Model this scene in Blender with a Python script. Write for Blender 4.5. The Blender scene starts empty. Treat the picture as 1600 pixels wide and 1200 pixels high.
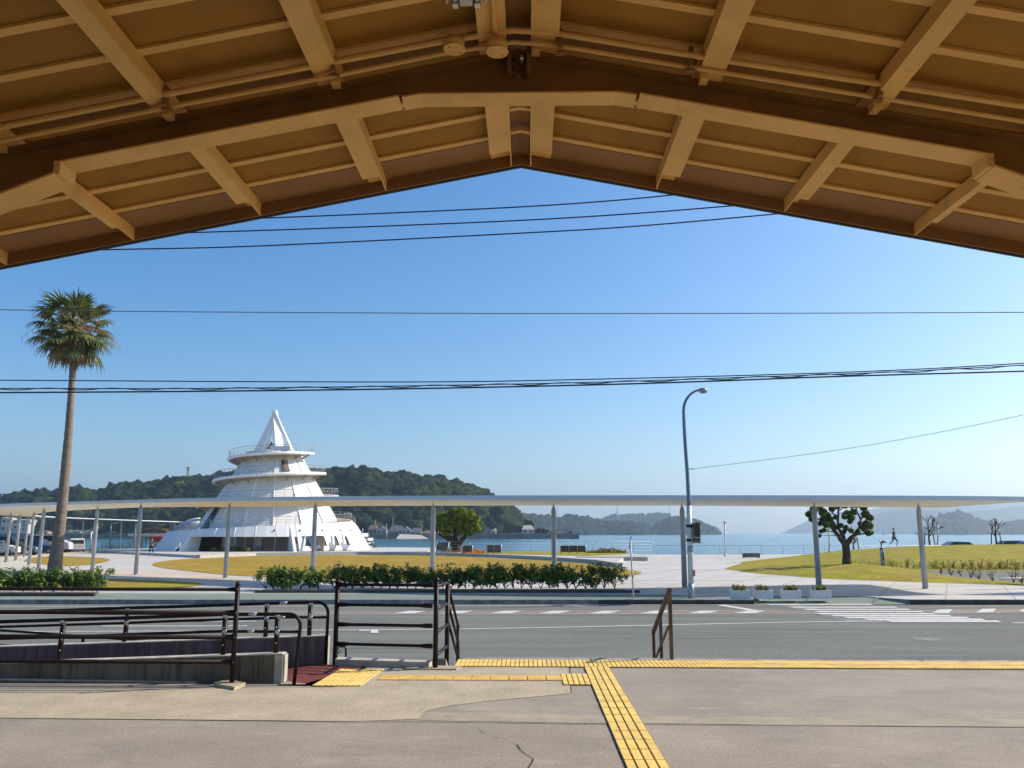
import bpy, bmesh, math, random
from mathutils import Vector, Matrix, noise
random.seed(7)
R = math.radians
SC = bpy.context.scene
COL = SC.collection

# ---------------------------------------------------------------- camera, world, sun, exposure
F, PITCH, YAW, CZ = 1295.0, R(10.2), R(1.06), 1.6
cam_d = bpy.data.cameras.new('camera'); cam = bpy.data.objects.new('camera', cam_d); COL.objects.link(cam)
cam_d.sensor_width = 36.0; cam_d.lens = 36.0*F/1600; cam_d.clip_end = 40000; cam_d.clip_start = 0.05
cam.location = (0, 0, CZ); cam.rotation_euler = (math.pi/2+PITCH, 0, YAW)
SC.camera = cam
SUN = Vector((1.40, 0.45, 1.08)).normalized()
SUN_EL = math.asin(SUN.z); SUN_AZ = math.atan2(SUN.x, SUN.y)
w = bpy.data.worlds.new('World'); SC.world = w; w.use_nodes = True
nt = w.node_tree; nt.nodes.clear()
sky = nt.nodes.new('ShaderNodeTexSky'); sky.sky_type = 'NISHITA'; sky.sun_disc = False
sky.sun_elevation = SUN_EL; sky.sun_rotation = SUN_AZ
sky.air_density = 1.0; sky.dust_density = 1.1; sky.ozone_density = 3.0
bg = nt.nodes.new('ShaderNodeBackground'); bg.inputs[1].default_value = 0.115
wo = nt.nodes.new('ShaderNodeOutputWorld')
hs = nt.nodes.new('ShaderNodeHueSaturation'); hs.inputs['Saturation'].default_value = 1.34; hs.inputs['Value'].default_value = 1.02
nt.links.new(sky.outputs[0], hs.inputs['Color']); nt.links.new(hs.outputs[0], bg.inputs[0]); nt.links.new(bg.outputs[0], wo.inputs[0])
ld = bpy.data.lights.new('sun', 'SUN'); ld.energy = 4.4; ld.angle = R(0.53); ld.color = (1.0, 0.895, 0.73)
sun = bpy.data.objects.new('sun', ld); COL.objects.link(sun)
sun.rotation_euler = (-SUN).to_track_quat('-Z', 'Y').to_euler()
SC.view_settings.view_transform = 'Standard'; SC.view_settings.look = 'None'
SC.view_settings.exposure = 0.55; SC.view_settings.gamma = 1.0
try:
    SC.cycles.volume_bounces = 1
    SC.cycles.max_bounces = 10; SC.cycles.diffuse_bounces = 5
except Exception: pass

# ---------------------------------------------------------------- projection helpers (photo pixel -> place)
_f = Vector((-math.sin(YAW)*math.cos(PITCH), math.cos(YAW)*math.cos(PITCH), math.sin(PITCH)))
_r = Vector((math.cos(YAW), math.sin(YAW), 0))
_u = Vector((math.sin(YAW)*math.sin(PITCH), -math.cos(YAW)*math.sin(PITCH), math.cos(PITCH)))
def ray(px, py): return _f + _r*((px-800)/F) + _u*((600-py)/F)
def at(px, py, z):
    d = ray(px, py); t = (z-CZ)/d.z; return Vector((d.x*t, d.y*t, z))
def atY(px, py, Y):
    d = ray(px, py); t = Y/d.y; return Vector((d.x*t, Y, CZ+d.z*t))
def lerp(pts, x):
    if x <= pts[0][0]: return pts[0][1]
    for (a, b), (c, d) in zip(pts, pts[1:]):
        if x <= c: return b+(d-b)*(x-a)/(c-a)
    return pts[-1][1]

# ---------------------------------------------------------------- materials
def lin(c): return tuple(((v/255)/12.92 if v/255 <= .04045 else ((v/255+.055)/1.055)**2.4) for v in c)
def mat(name, col, rough=.7, metal=0, var=.12, scale=6, bump=0, bscale=None, spec=.5, col2=None, detail=6, stretch=None, trans=0, mix=(0.35, 0.65)):
    m = bpy.data.materials.new(name); m.use_nodes = True
    n = m.node_tree; b = n.nodes['Principled BSDF']
    b.inputs['Roughness'].default_value = rough; b.inputs['Metallic'].default_value = metal
    b.inputs['Specular IOR Level'].default_value = spec
    tc = n.nodes.new('ShaderNodeTexCoord'); src = tc.outputs['Object']
    if stretch:
        mp = n.nodes.new('ShaderNodeMapping'); mp.inputs['Scale'].default_value = stretch
        n.links.new(src, mp.inputs[0]); src = mp.outputs[0]
    nz = n.nodes.new('ShaderNodeTexNoise'); nz.inputs['Scale'].default_value = scale; nz.inputs['Detail'].default_value = detail
    n.links.new(src, nz.inputs['Vector'])
    rp = n.nodes.new('ShaderNodeValToRGB'); n.links.new(nz.outputs['Fac'], rp.inputs[0])
    rp.color_ramp.elements[0].position = mix[0]; rp.color_ramp.elements[1].position = mix[1]
    c2 = col2 if col2 else tuple(min(1, v*(1+var)) for v in col)
    c1 = col if col2 else tuple(v*(1-var) for v in col)
    rp.color_ramp.elements[0].color = (*c1, 1); rp.color_ramp.elements[1].color = (*c2, 1)
    n.links.new(rp.outputs[0], b.inputs['Base Color'])
    if bump:
        nb = n.nodes.new('ShaderNodeTexNoise'); nb.inputs['Scale'].default_value = bscale or scale*5; nb.inputs['Detail'].default_value = 4
        n.links.new(src, nb.inputs['Vector'])
        bp = n.nodes.new('ShaderNodeBump'); bp.inputs['Strength'].default_value = bump; bp.inputs['Distance'].default_value = .02
        n.links.new(nb.outputs['Fac'], bp.inputs['Height']); n.links.new(bp.outputs[0], b.inputs['Normal'])
    return m
def add_noise_layer(m, col, scale, lo, hi, stretch=None, detail=8):
    """a second stain colour mixed over the base colour where a noise is high"""
    n = m.node_tree; b = n.nodes['Principled BSDF']
    link = b.inputs['Base Color'].links[0]; src = link.from_socket
    tc = n.nodes.new('ShaderNodeTexCoord'); s = tc.outputs['Object']
    if stretch:
        mp = n.nodes.new('ShaderNodeMapping'); mp.inputs['Scale'].default_value = stretch; n.links.new(s, mp.inputs[0]); s = mp.outputs[0]
    nz = n.nodes.new('ShaderNodeTexNoise'); nz.inputs['Scale'].default_value = scale; nz.inputs['Detail'].default_value = detail
    nz.inputs['Roughness'].default_value = .65
    n.links.new(s, nz.inputs['Vector'])
    mr = n.nodes.new('ShaderNodeMapRange'); mr.inputs[1].default_value = lo; mr.inputs[2].default_value = hi
    n.links.new(nz.outputs['Fac'], mr.inputs[0])
    mx = n.nodes.new('ShaderNodeMixRGB'); n.links.new(mr.outputs[0], mx.inputs[0]); n.links.new(src, mx.inputs[1])
    mx.inputs[2].default_value = (*col, 1); n.links.new(mx.outputs[0], b.inputs['Base Color'])
    return m
def leafmat(name, col, col2, scale=9, rough=.55, trl=.25, spec=.3):
    m = mat(name, col, rough, col2=col2, scale=scale, spec=spec, detail=3)
    n = m.node_tree; b = n.nodes['Principled BSDF']
    t = n.nodes.new('ShaderNodeBsdfTranslucent'); mx = n.nodes.new('ShaderNodeMixShader'); mx.inputs[0].default_value = trl
    src = b.inputs['Base Color'].links[0].from_socket; n.links.new(src, t.inputs[0])
    n.links.new(b.outputs[0], mx.inputs[1]); n.links.new(t.outputs[0], mx.inputs[2])
    n.links.new(mx.outputs[0], n.nodes['Material Output'].inputs[0]); return m

M = {}
def grain(m, dark, light, sc_=34):
    add_noise_layer(m, dark, sc_*.3, .56, .78, (.6, 1.6, 1), 5); add_noise_layer(m, dark, sc_, .5, .7, None, 3); return add_noise_layer(m, light, sc_*1.3, .53, .7, None, 3)
M['concrete'] = grain(add_noise_layer(add_noise_layer(mat('platform_concrete', (.285, .243, .195), .88, var=.14, scale=.8, bump=.25, bscale=120), (.2, .175, .15), 1.7, .5, .72, (.7, 1.2, 1)), (.4, .36, .3), 2.6, .57, .76, (.6, 1.5, 1)), (.2, .17, .14), (.38, .34, .29))
M['patch'] = grain(add_noise_layer(mat('concrete_patch', (.4, .335, .235), .9, var=.12, scale=2, bump=.25, bscale=120), (.28, .235, .175), 3.5, .55, .78), (.27, .22, .16), (.5, .43, .32))
M['wallconc'] = add_noise_layer(add_noise_layer(mat('formed_concrete', (.14, .118, .09), .85, var=.3, scale=2, bump=.4, bscale=40), (.03, .026, .022), 3.0, .5, .7, (6, 6, .35)), (.3, .28, .24), 4.0, .64, .8, (5, 5, .4))
M['wallcap'] = mat('pale_concrete', (.42, .39, .34), .85, var=.2, scale=7)  # pale tone, also stands for sunlight on ramp wall ends and footing top
M['asphalt'] = add_noise_layer(add_noise_layer(mat('asphalt', (.155, .16, .143), .95, var=.12, scale=.9, bump=.8, bscale=70, stretch=(.25, 1, 1), spec=.2), (.3, .3, .275), 34, .5, .74, None, 2), (.105, .11, .1), 1.3, .5, .72, (.08, 1.5, 1))
add_noise_layer(M['asphalt'], (.2, .2, .185), 9, .52, .72, (.5, 1.4, 1), 6)
M['asphalt2'] = add_noise_layer(mat('asphalt_near_band', (.12, .13, .128), .95, var=.2, scale=9, bump=.8, bscale=70, spec=.2), (.26, .265, .26), 40, .48, .68, None, 2)
M['green'] = add_noise_layer(mat('green_walkway', (.2, .245, .205), .9, var=.1, scale=1.2, bump=.5, bscale=60, spec=.2, stretch=(.3, 1, 1)), (.15, .18, .15), 3, .55, .75)
M['kerb'] = mat('kerb_stone', (.22, .215, .21), .9, var=.3, scale=3)
M['darkkerb'] = mat('dark_kerb', (.07, .063, .06), .9, var=.3, scale=4)
M['plaza'] = add_noise_layer(mat('pale_paving', (.48, .46, .435), .85, var=.06, scale=.5, stretch=(.3, 1, 1)), (.41, .395, .375), .35, .5, .62, (.35, 1.5, 1), 3)
M['plazapink'] = mat('warm_paving', (.5, .43, .36), .85, var=.08, scale=.5)
M['white'] = mat('road_paint', (.6, .59, .56), .7, var=.12, scale=5)
add_noise_layer(M['white'], (.25, .25, .24), 14, .52, .7)
M['redpaint'] = mat('brick_red_road_coating', (.24, .185, .15), .9, var=.15, scale=4)
M['yellow'] = add_noise_layer(mat('tactile_yellow', (.77, .53, .135), .75, var=.12, scale=4, bump=.3, bscale=50), (.42, .32, .15), 6, .5, .78)
M['yellowline'] = mat('painted_guide_line', (.62, .38, .085), .8, var=.15, scale=6)
M['groove'] = mat('groove_dirt', (.13, .085, .03), .95)
M['red'] = add_noise_layer(mat('red_ramp_mat', (.16, .028, .02), .85, var=.3, scale=30, bump=.5), (.07, .015, .012), 8, .55, .7)
M['brown'] = mat('brown_rail_paint', (.013, .006, .0045), .45, var=.25, scale=9, spec=.22)
M['bronze'] = add_noise_layer(mat('weathered_bronze_paint', (.14, .075, .035), .45, metal=.35, var=.3, scale=11), (.06, .03, .02), 7, .5, .65)
M['steel'] = mat('steel_sticker', (.55, .56, .58), .25, metal=.8)
M['cream'] = add_noise_layer(mat('ochre_cream_paint', (.82, .47, .125), .5, var=.08, scale=3, bump=.15, bscale=30), (.5, .27, .07), 5, .6, .85)
add_noise_layer(M['cream'], (.4, .21, .06), 75, .66, .76, None, 2)
M['deck'] = add_noise_layer(mat('ochre_roof_deck', (.38, .175, .013), .75, var=.08, scale=2), (.29, .13, .01), 3, .5, .8)
add_noise_layer(M['deck'], (.16, .07, .01), 60, .68, .78, None, 2)
M['fascia'] = mat('brown_fascia', (.3, .145, .045), .55, var=.08, scale=2)
M['darkbrown'] = mat('dark_brown_beam_paint', (.26, .12, .025), .5, var=.15, scale=4)
M['black'] = mat('black_rubber', (.015, .015, .017), .5)
M['wire'] = mat('black_cable', (.012, .014, .02), .6)
M['wiregrey'] = mat('grey_cable', (.12, .13, .14), .6)
M['canopy'] = mat('canopy_panel', (.78, .78, .76), .45, var=.04, scale=1, stretch=(1, .2, 1))
M['canopyund'] = mat('canopy_soffit', (.8, .77, .68), .55, var=.06, scale=1.6)
M['canopyedge'] = mat('canopy_edge', (.62, .65, .7), .4, var=.04, scale=1)
M['pole'] = mat('galvanised_pole', (.34, .38, .44), .38, metal=.25, var=.1, scale=2)
M['polewhite'] = mat('pale_pole', (.62, .62, .6), .5, var=.15, scale=2)
M['tower'] = add_noise_layer(mat('white_tower_panel', (.74, .735, .72), .5, var=.03, scale=.6), (.62, .62, .6), .6, .55, .8, (1, 1, .15))
M['towerseam'] = mat('white_tower_seam', (.84, .83, .81), .5)
M['towerdeck'] = mat('tan_deck_paving', (.34, .25, .18), .8)
M['soffittan'] = mat('walkway_soffit', (.42, .37, .31), .8)
M['glass'] = mat('dark_glass', (.02, .03, .04), .06, var=.3, scale=2, spec=.8)
M['glass2'] = mat('pale_glass', (.16, .19, .2), .12, var=.3, scale=1, spec=.8)
M['dark'] = mat('dark_recess', (.03, .028, .026), .8)
M['grassbrown'] = add_noise_layer(add_noise_layer(mat('tan_lawn', (.36, .235, .04), .95, var=.16, scale=.5, bump=.6, bscale=25, spec=.1), (.27, .21, .03), .35, .48, .6, (.3, 1, 1)), (.2, .135, .035), 4, .48, .66)
add_noise_layer(M['grassbrown'], (.46, .3, .075), 2.2, .55, .72, (1, .5, 1))
M['grassgreen'] = add_noise_layer(add_noise_layer(mat('olive_lawn', (.27, .25, .022), .95, var=.18, scale=.6, bump=.6, bscale=25, spec=.1), (.33, .21, .055), .22, .47, .62), (.15, .155, .025), 3, .5, .68)
add_noise_layer(M['grassgreen'], (.4, .34, .07), 1.6, .56, .72, (1, .6, 1))
M['soil'] = mat('hedge_soil', (.12, .075, .04), .95, var=.3, scale=8)
M['bark'] = mat('tree_bark', (.075, .05, .038), .95, var=.4, scale=9, bump=.8)
M['palmbark'] = mat('palm_bark', (.185, .15, .125), .95, var=.25, scale=3, bump=1.0, bscale=10, stretch=(1, 1, 5))
M['leaf'] = leafmat('hedge_leaf', (.035, .085, .01), (.17, .25, .02), 5, rough=.42, spec=.5)
M['leaf2'] = leafmat('camphor_leaf', (.06, .12, .01), (.3, .36, .022), 3.5, trl=.3)
M['leafdark'] = leafmat('pine_leaf', (.03, .06, .014), (.15, .19, .03), 3.5, trl=.18)
M['palmleaf'] = leafmat('palm_leaf', (.035, .06, .018), (.2, .22, .06), 2.2, trl=.22, spec=.6)
M['palmdead'] = leafmat('dry_palm_leaf', (.2, .13, .07), (.34, .24, .13), 2.2)
M['palmstalk'] = mat('palm_stalk', (.38, .26, .12), .7)
M['twig'] = mat('reddish_twig', (.16, .09, .05), .9)
M['succ'] = leafmat('succulent_leaf', (.12, .16, .03), (.3, .26, .08), 10)
M['flower'] = leafmat('orange_flowers', (.5, .14, .015), (.62, .3, .03), 2)
M['flowerred'] = leafmat('red_brown_plants', (.19, .08, .02), (.3, .2, .03), 2)
M['forest'] = add_noise_layer(mat('forest', (.02, .034, .012), 1.0, var=.3, scale=.05, bump=1, bscale=.5, spec=.05), (.055, .075, .018), .11, .5, .66)
add_noise_layer(M['forest'], (.1, .1, .03), .035, .55, .7); add_noise_layer(M['forest'], (.012, .022, .012), .06, .5, .62)
M['forest'].node_tree.nodes['Bump'].inputs['Distance'].default_value = 2.5
M['forestground'] = mat('hillside', (.026, .037, .017), 1.0, var=.3, scale=.03, spec=.05)
M['quay'] = mat('sea_wall_stone', (.2, .17, .13), .95, var=.35, scale=.15)
M['housewall'] = mat('house_plaster', (.5, .48, .44), .8)
M['housewall2'] = mat('house_tan_wall', (.34, .26, .2), .8)
M['roofgrey'] = mat('grey_roof_tile', (.14, .16, .19), .6)
M['roofbrown'] = mat('brown_roof', (.22, .13, .1), .7)
M['board'] = mat('dark_board', (.07, .05, .045), .6, var=.4, scale=5)
M['blue'] = mat('navy_sign', (.02, .06, .16), .4)
M['planter'] = mat('white_planter', (.62, .64, .66), .7)
M['carwhite'] = mat('white_car_paint', (.62, .64, .66), .25)
M['carteal'] = mat('dark_teal_car_paint', (.02, .06, .08), .2)
M['cardark'] = mat('black_car_paint', (.02, .022, .027), .2)
M['carblue'] = mat('blue_car_paint', (.02, .07, .2), .2)
M['redthing'] = mat('red_paint', (.5, .03, .02), .5)
M['skin'] = mat('skin', (.42, .24, .16), .6)
M['hair'] = mat('dark_hair', (.015, .012, .01), .7)
M['navycloth'] = mat('navy_cloth', (.02, .025, .05), .9)
M['greycloth'] = mat('grey_cloth', (.1, .11, .13), .9)
M['tube'] = mat('fluorescent_tube', (.7, .7, .7), .2)
M['fixture'] = mat('white_fixture', (.62, .6, .57), .5)
M['orange'] = mat('orange_paint', (.6, .3, .2), .7)
# water
m = mat('sea_water', (.035, .13, .19), .16, var=.15, scale=.02, spec=.5); M['water'] = m
n = m.node_tree; b = n.nodes['Principled BSDF']; b.inputs['IOR'].default_value = 1.33
tc = n.nodes.new('ShaderNodeTexCoord')
prev = None
for sc_, st, di in ((.35, .55, .5), (1.6, .5, .12), (.05, .5, 2.0)):
    mp = n.nodes.new('ShaderNodeMapping'); mp.inputs['Scale'].default_value = (.55, 1.25, 1); n.links.new(tc.outputs['Object'], mp.inputs[0])
    nz = n.nodes.new('ShaderNodeTexNoise'); nz.inputs['Scale'].default_value = sc_; nz.inputs['Detail'].default_value = 4
    n.links.new(mp.outputs[0], nz.inputs['Vector'])
    bp = n.nodes.new('ShaderNodeBump'); bp.inputs['Strength'].default_value = st; bp.inputs['Distance'].default_value = di
    n.links.new(nz.outputs['Fac'], bp.inputs['Height'])
    if prev: n.links.new(prev.outputs[0], bp.inputs['Normal'])
    prev = bp
n.links.new(prev.outputs[0], b.inputs['Normal'])

# ---------------------------------------------------------------- mesh builder
class MB:
    def __init__(s): s.v = []; s.f = []; s.sm = []
    def add(s, vs, fs, smooth=False):
        o = len(s.v); s.v += [Vector(v) for v in vs]
        for f in fs: s.f.append([i+o for i in f]); s.sm.append(smooth)
        return s
    def box(s, a, b, rz=0, c=None):
        x0, y0, z0 = a; x1, y1, z1 = b
        vs = [Vector(p) for p in ((x0,y0,z0),(x1,y0,z0),(x1,y1,z0),(x0,y1,z0),(x0,y0,z1),(x1,y0,z1),(x1,y1,z1),(x0,y1,z1))]
        if rz:
            c = Vector(c) if c else (Vector(a)+Vector(b))/2; m_ = Matrix.Rotation(rz, 3, 'Z')
            vs = [m_ @ (v-c)+c for v in vs]
        return s.add(vs, [(0,3,2,1),(4,5,6,7),(0,1,5,4),(1,2,6,5),(2,3,7,6),(3,0,4,7)])
    def bar(s, p, q, w_, h_):
        """rectangular bar from p to q, width w_ horizontal, height h_"""
        p = Vector(p); q = Vector(q); d = (q-p).normalized()
        side = d.cross(Vector((0,0,1)))
        if side.length < 1e-4: side = Vector((1,0,0))
        side.normalize(); up = side.cross(d)
        vs = []
        for c in (p, q):
            for a, b_ in ((-1,-1),(1,-1),(1,1),(-1,1)): vs.append(c+side*a*w_/2+up*b_*h_/2)
        return s.add(vs, [(0,3,2,1)[::-1],(4,5,6,7)[::-1],(0,1,5,4)[::-1],(1,2,6,5)[::-1],(2,3,7,6)[::-1],(3,0,4,7)[::-1]])
    def tube(s, pts, rad, n_=10, cap=True):
        pts = [Vector(p) for p in pts]
        if not isinstance(rad, (list, tuple)): rad = [rad]*len(pts)
        o = len(s.v); up = None
        for i, p in enumerate(pts):
            d = (pts[min(i+1, len(pts)-1)]-pts[max(i-1, 0)]).normalized()
            if up is None: up = Vector((0,0,1)) if abs(d.z) < .95 else Vector((1,0,0))
            sd = d.cross(up).normalized(); up2 = sd.cross(d).normalized(); up = up2
            for k in range(n_):
                a = 2*math.pi*k/n_; s.v.append(p+(sd*math.cos(a)+up2*math.sin(a))*rad[i])
        for i in range(len(pts)-1):
            for k in range(n_):
                a = o+i*n_+k; b_ = o+i*n_+(k+1) % n_
                s.f.append([a, b_, b_+n_, a+n_]); s.sm.append(True)
        if cap:
            s.f.append([o+k for k in range(n_)][::-1]); s.sm.append(False)
            s.f.append([o+(len(pts)-1)*n_+k for k in range(n_)]); s.sm.append(False)
        return s
    def cyl(s, c, r_, h_, n_=16, r2=None):
        c = Vector(c); return s.tube([c, c+Vector((0,0,h_))], [r_, r_ if r2 is None else r2], n_)
    def prism(s, poly, z0, z1):
        """vertical prism from xy polygon"""
        n_ = len(poly); ar = sum(poly[i][0]*poly[(i+1) % n_][1]-poly[(i+1) % n_][0]*poly[i][1] for i in range(n_))
        if ar < 0: poly = poly[::-1]
        vs = [(p[0], p[1], z0) for p in poly]+[(p[0], p[1], z1) for p in poly]
        fs = [list(range(n_))[::-1], [n_+i for i in range(n_)]]+[[i, (i+1) % n_, n_+(i+1) % n_, n_+i] for i in range(n_)]
        return s.add(vs, fs)
    def sheet(s, poly, z):
        n_ = len(poly); ar = sum(poly[i][0]*poly[(i+1) % n_][1]-poly[(i+1) % n_][0]*poly[i][1] for i in range(n_))
        if ar < 0: poly = poly[::-1]
        return s.add([(p[0], p[1], z) for p in poly], [list(range(n_))])
    def extr(s, poly, axis, a, b_):
        """polygon in the plane perpendicular to axis ('x': (y,z), 'y': (x,z)) extruded between a and b_"""
        mk = (lambda p, t: (t, p[0], p[1])) if axis == 'x' else (lambda p, t: (p[0], t, p[1]))
        n_ = len(poly); vs = [mk(p, a) for p in poly]+[mk(p, b_) for p in poly]
        fs = [list(range(n_)), [n_+i for i in range(n_)][::-1]]+[[i, n_+i, n_+(i+1) % n_, (i+1) % n_] for i in range(n_)]
        return s.add(vs, fs)
    def blob(s, c, r_, sub=1, rough=.3, seed=0, sq=(1, 1, 1)):
        t = ICO[sub]; o = len(s.v); c = Vector(c)
        for v in t[0]:
            k = 1+rough*noise.noise(v*1.7+Vector((seed*3.1, seed*7.7, seed*1.3)))*1.6
            s.v.append(Vector((v.x*sq[0], v.y*sq[1], v.z*sq[2]))*r_*k+c)
        for f in t[1]: s.f.append([i+o for i in f]); s.sm.append(True)
        return s
    def leaf(s, c, size, nrm=None, asp=1.6):
        nrm = nrm or Vector((random.gauss(0,1), random.gauss(0,1), random.gauss(.4,1)))
        nrm.normalize(); t = nrm.orthogonal().normalized(); t.rotate(Matrix.Rotation(random.uniform(0, 6.28), 3, nrm))
        b_ = nrm.cross(t); c = Vector(c)
        a = t*size*asp/2; d = b_*size/2
        return s.add([c-a, c-d*.9+nrm*size*.12, c+a, c+d*.9+nrm*size*.12], [(0,1,2,3)])
    def build(s, name, mt, parent=None, recalc=False, thick=0):
        me = bpy.data.meshes.new(name); off = wloc(parent) if parent else Vector((0,0,0))
        me.from_pydata([tuple(v-off) for v in s.v], [], s.f); me.update()
        me.polygons.foreach_set('use_smooth', s.sm)
        if recalc:
            bm = bmesh.new(); bm.from_mesh(me); bmesh.ops.recalc_face_normals(bm, faces=bm.faces); bm.to_mesh(me); bm.free()
        me.materials.append(mt); o = bpy.data.objects.new(name, me); COL.objects.link(o)
        if parent: o.parent = parent
        if thick:
            md = o.modifiers.new('t', 'SOLIDIFY'); md.thickness = thick
        return o
def wloc(o):
    v = Vector((0,0,0))
    while o: v = v+o.location; o = o.parent
    return v
ICO = {}
for k in (1, 2, 3):
    bm = bmesh.new(); bmesh.ops.create_icosphere(bm, subdivisions=k, radius=1)
    ICO[k] = ([v.co.copy() for v in bm.verts], [[v.index for v in f.verts] for f in bm.faces]); bm.free()
def thing(name, loc, label, cat, group=None):
    o = bpy.data.objects.new(name, None); COL.objects.link(o); o.location = loc; o.empty_display_size = .2
    return tag(o, label, cat, group)
def tag(o, label, cat, group=None):
    o['label'] = label; o['category'] = cat
    if group: o['group'] = group
    return o
def struct(o, kind='structure'): o['kind'] = kind; return o
def copy_tree(o, loc, label, rz=None):
    def cp(x, par):
        c = x.copy(); COL.objects.link(c)
        if par: c.parent = par
        for ch in [k for k in bpy.data.objects if k.parent == x]: cp(ch, c)
        return c
    r_ = cp(o, None); r_.location = loc
    if rz is not None: r_.rotation_euler = (0, 0, rz)
    r_['label'] = label; return r_

ZR, ZP = -.8, -.65      # road level, plaza level (the platform is at 0)
ZT = -.40               # terrace round the tower
ZW = -2.6               # sea level

# ================================================================ GROUND
def P(lst, z): return [tuple(at(x, y, z))[:2] for x, y in lst]
# the sea and the ground sheet (one big sheet under everything, down to the sea wall)
struct(MB().sheet([(-9000, 60), (9000, 60), (9000, 9400), (-9000, 9400)], ZW).build('sea', M['water']))
SW = [(-150, 96), (-75, 119), (-50, 112), (-34, 121), (-14, 117), (-3, 90), (10, 91), (24, 90.5), (60, 104), (160, 130)]   # sea wall line
SW = [(-160, 118), (-62, 118), (-50, 121), (-20, 121), (-13.2, 118), (-11.5, 92), (8, 91), (24, 91), (60, 99), (170, 120)]
struct(MB().prism(SW+[(170, 11.5), (-160, 11.5)], -4.2, ZR-.012).build('ground', M['asphalt']))
struct(MB().sheet([(-90, 11.5), (90, 11.5), (90, 29.42), (-90, 29.2)], ZR).build('road', M['asphalt']))
mk = MB().sheet([(-90, 15.55), (-2.0, 16.1), (9, 17.4), (90, 18.2), (90, 11.6), (-90, 11.6)], ZR+.004)
struct(mk.build('road_edge_band', M['asphalt2']))
# plaza slab, its kerb and the dropped kerb at the crossing
KX0, KX1 = 8.35, 12.6
ky = lambda x: 29.3+.012*x
pl = MB(); pl.prism(SW+[(170, ky(170)+.2), (KX1+.5, ky(13)+.2), (KX1-.6, 31.2), (KX0+.4, 31.2), (KX0-.6, ky(8)+.2), (-160, ky(-160)+.2)], -2, ZP)
struct(pl.build('plaza_pavement', M['plaza']))
rp = MB(); rp.add([(KX0-.6, ky(8), ZR+.006), (KX1+.5, ky(13), ZR+.006), (KX1-.6, 31.2, ZP+.003), (KX0+.4, 31.2, ZP+.003)], [(0,1,2,3)])
rp.add([(KX0-.6, ky(8), ZR+.006), (KX0+.4, 31.2, ZP+.003), (KX0-.6, ky(8)+.2, ZP+.001)], [(0,1,2)])
rp.add([(KX1+.5, ky(13), ZR+.006), (KX1+.5, ky(13)+.2, ZP+.001), (KX1-.6, 31.2, ZP+.003)], [(0,1,2)])
struct(rp.build('dropped_kerb', M['green']))
kb = MB()
x = -60.0
while x < KX0-.62:
    x2 = min(x+.6, KX0-.6)
    if not (-3.2 > x > -3.6 or 3.6 < x < 4.1):
        kb.box((x+.006, ky(x), ZR-.1), (x2-.006, ky(x)+.2, ZP+.004))
    else: kb.box((x, ky(x)+.1, ZR-.1), (x2, ky(x)+.2, ZP-.004))
    x += .6
struct(kb.build('kerb', M['kerb']))
kb = MB(); x = 2.4
while x < 8.3: kb.box((x+.004, ky(x)-.012, ZR-.1), (min(x+1, KX0-.6), ky(x)-.002, ZP-.01)); x += 1
x = KX1+.5
while x < 60: kb.box((x+.004, ky(x), ZR-.1), (x+.996, ky(x)+.2, ZP+.004)); x += 1
struct(kb.build('kerb', M['darkkerb']))
# green walkway strip, darker apron, warm paving bands
gp = MB().sheet([(-60, 29.2), (KX0-1.4, 29.65), (5.2, 31.9), (-3, 32.15), (-60, 31.6)], ZP+.006)
struct(gp.build('walkway', M['green']))
for band in ([(0,900),(70,893),(250,890),(330,897),(390,908),(310,908),(160,904),(0,906)], [(0,873),(30,868),(120,862),(250,866),(250,869),(130,866),(40,873),(0,880)]):
    struct(MB().sheet(P(band, ZP), ZP+.004).build('paving_band', M['plazapink']))
# paving joints (thin dark inlays)
jn = MB()
for k in range(-14, 22):
    a = Vector((k*2.4, 29.7, 0)); d = Vector((.5, 1, 0)).normalized(); q = a+d*60; sd = Vector((-d.y, d.x, 0))*.02
    if 30 < q.y < 91: jn.add([(*(a-sd)[:2], ZP+.005), (*(a+sd)[:2], ZP+.005), (*(q+sd)[:2], ZP+.005), (*(q-sd)[:2], ZP+.005)], [(0,3,2,1)])
for yy in (33, 36.5, 41, 46, 52, 59, 67, 77): jn.sheet([(-60, yy), (60, yy), (60, yy+.045), (-60, yy+.045)], ZP+.0055)
struct(jn.build('paving_joints', mat('paving_joint', (.3, .29, .28), .9)))

# road markings
def line(pts, wd, z, mt, name='lane_line'):
    mb = MB(); n_ = len(pts)
    for (a, b_) in zip(pts, pts[1:]):
        a = Vector((*a[:2], z)); b_ = Vector((*b_[:2], z)); d = (b_-a).normalized(); sd = Vector((-d.y, d.x, 0))*wd/2
        mb.add([a+sd, a-sd, b_-sd, b_+sd], [(0,1,2,3)])
    return struct(mb.build(name, mt))
L = lambda px: P(px, ZR)
line(L([(-700, 997), (0, 987), (270, 986.5), (500, 985), (730, 983), (900, 980), (1050, 976.5), (1230, 972.5), (1392, 970.5)]), .13, ZR+.008, M['white'])
line(L([(1583, 973.5), (1900, 970)]), .15, ZR+.008, M['white'])
line(L([(160, 978.7), (386, 978.2)]), .16, ZR+.008, M['white'])
line(L([(250, 971.5), (400, 971)]), .15, ZR+.008, M['white'])
line(L([(-500, 961), (0, 961), (500, 959.6), (900, 959.4), (1215, 958.5), (1285, 958.5)]), .12, ZR+.008, M['white'])
line(L([(1450, 959), (1600, 956.3), (2200, 949)]), .12, ZR+.008, M['white'])
line(L([(-500, 949.5), (0, 948.5), (500, 947.3), (1130, 945.2), (1210, 945)]), .16, ZR+.008, mat('gutter_line', (.42, .43, .42), .8, var=.1))
line(L([(1480, 948), (1600, 946.2), (2000, 943)]), .12, ZR+.008, mat('gutter_line_right', (.4, .41, .4), .8, var=.1))
rb = MB()
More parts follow.
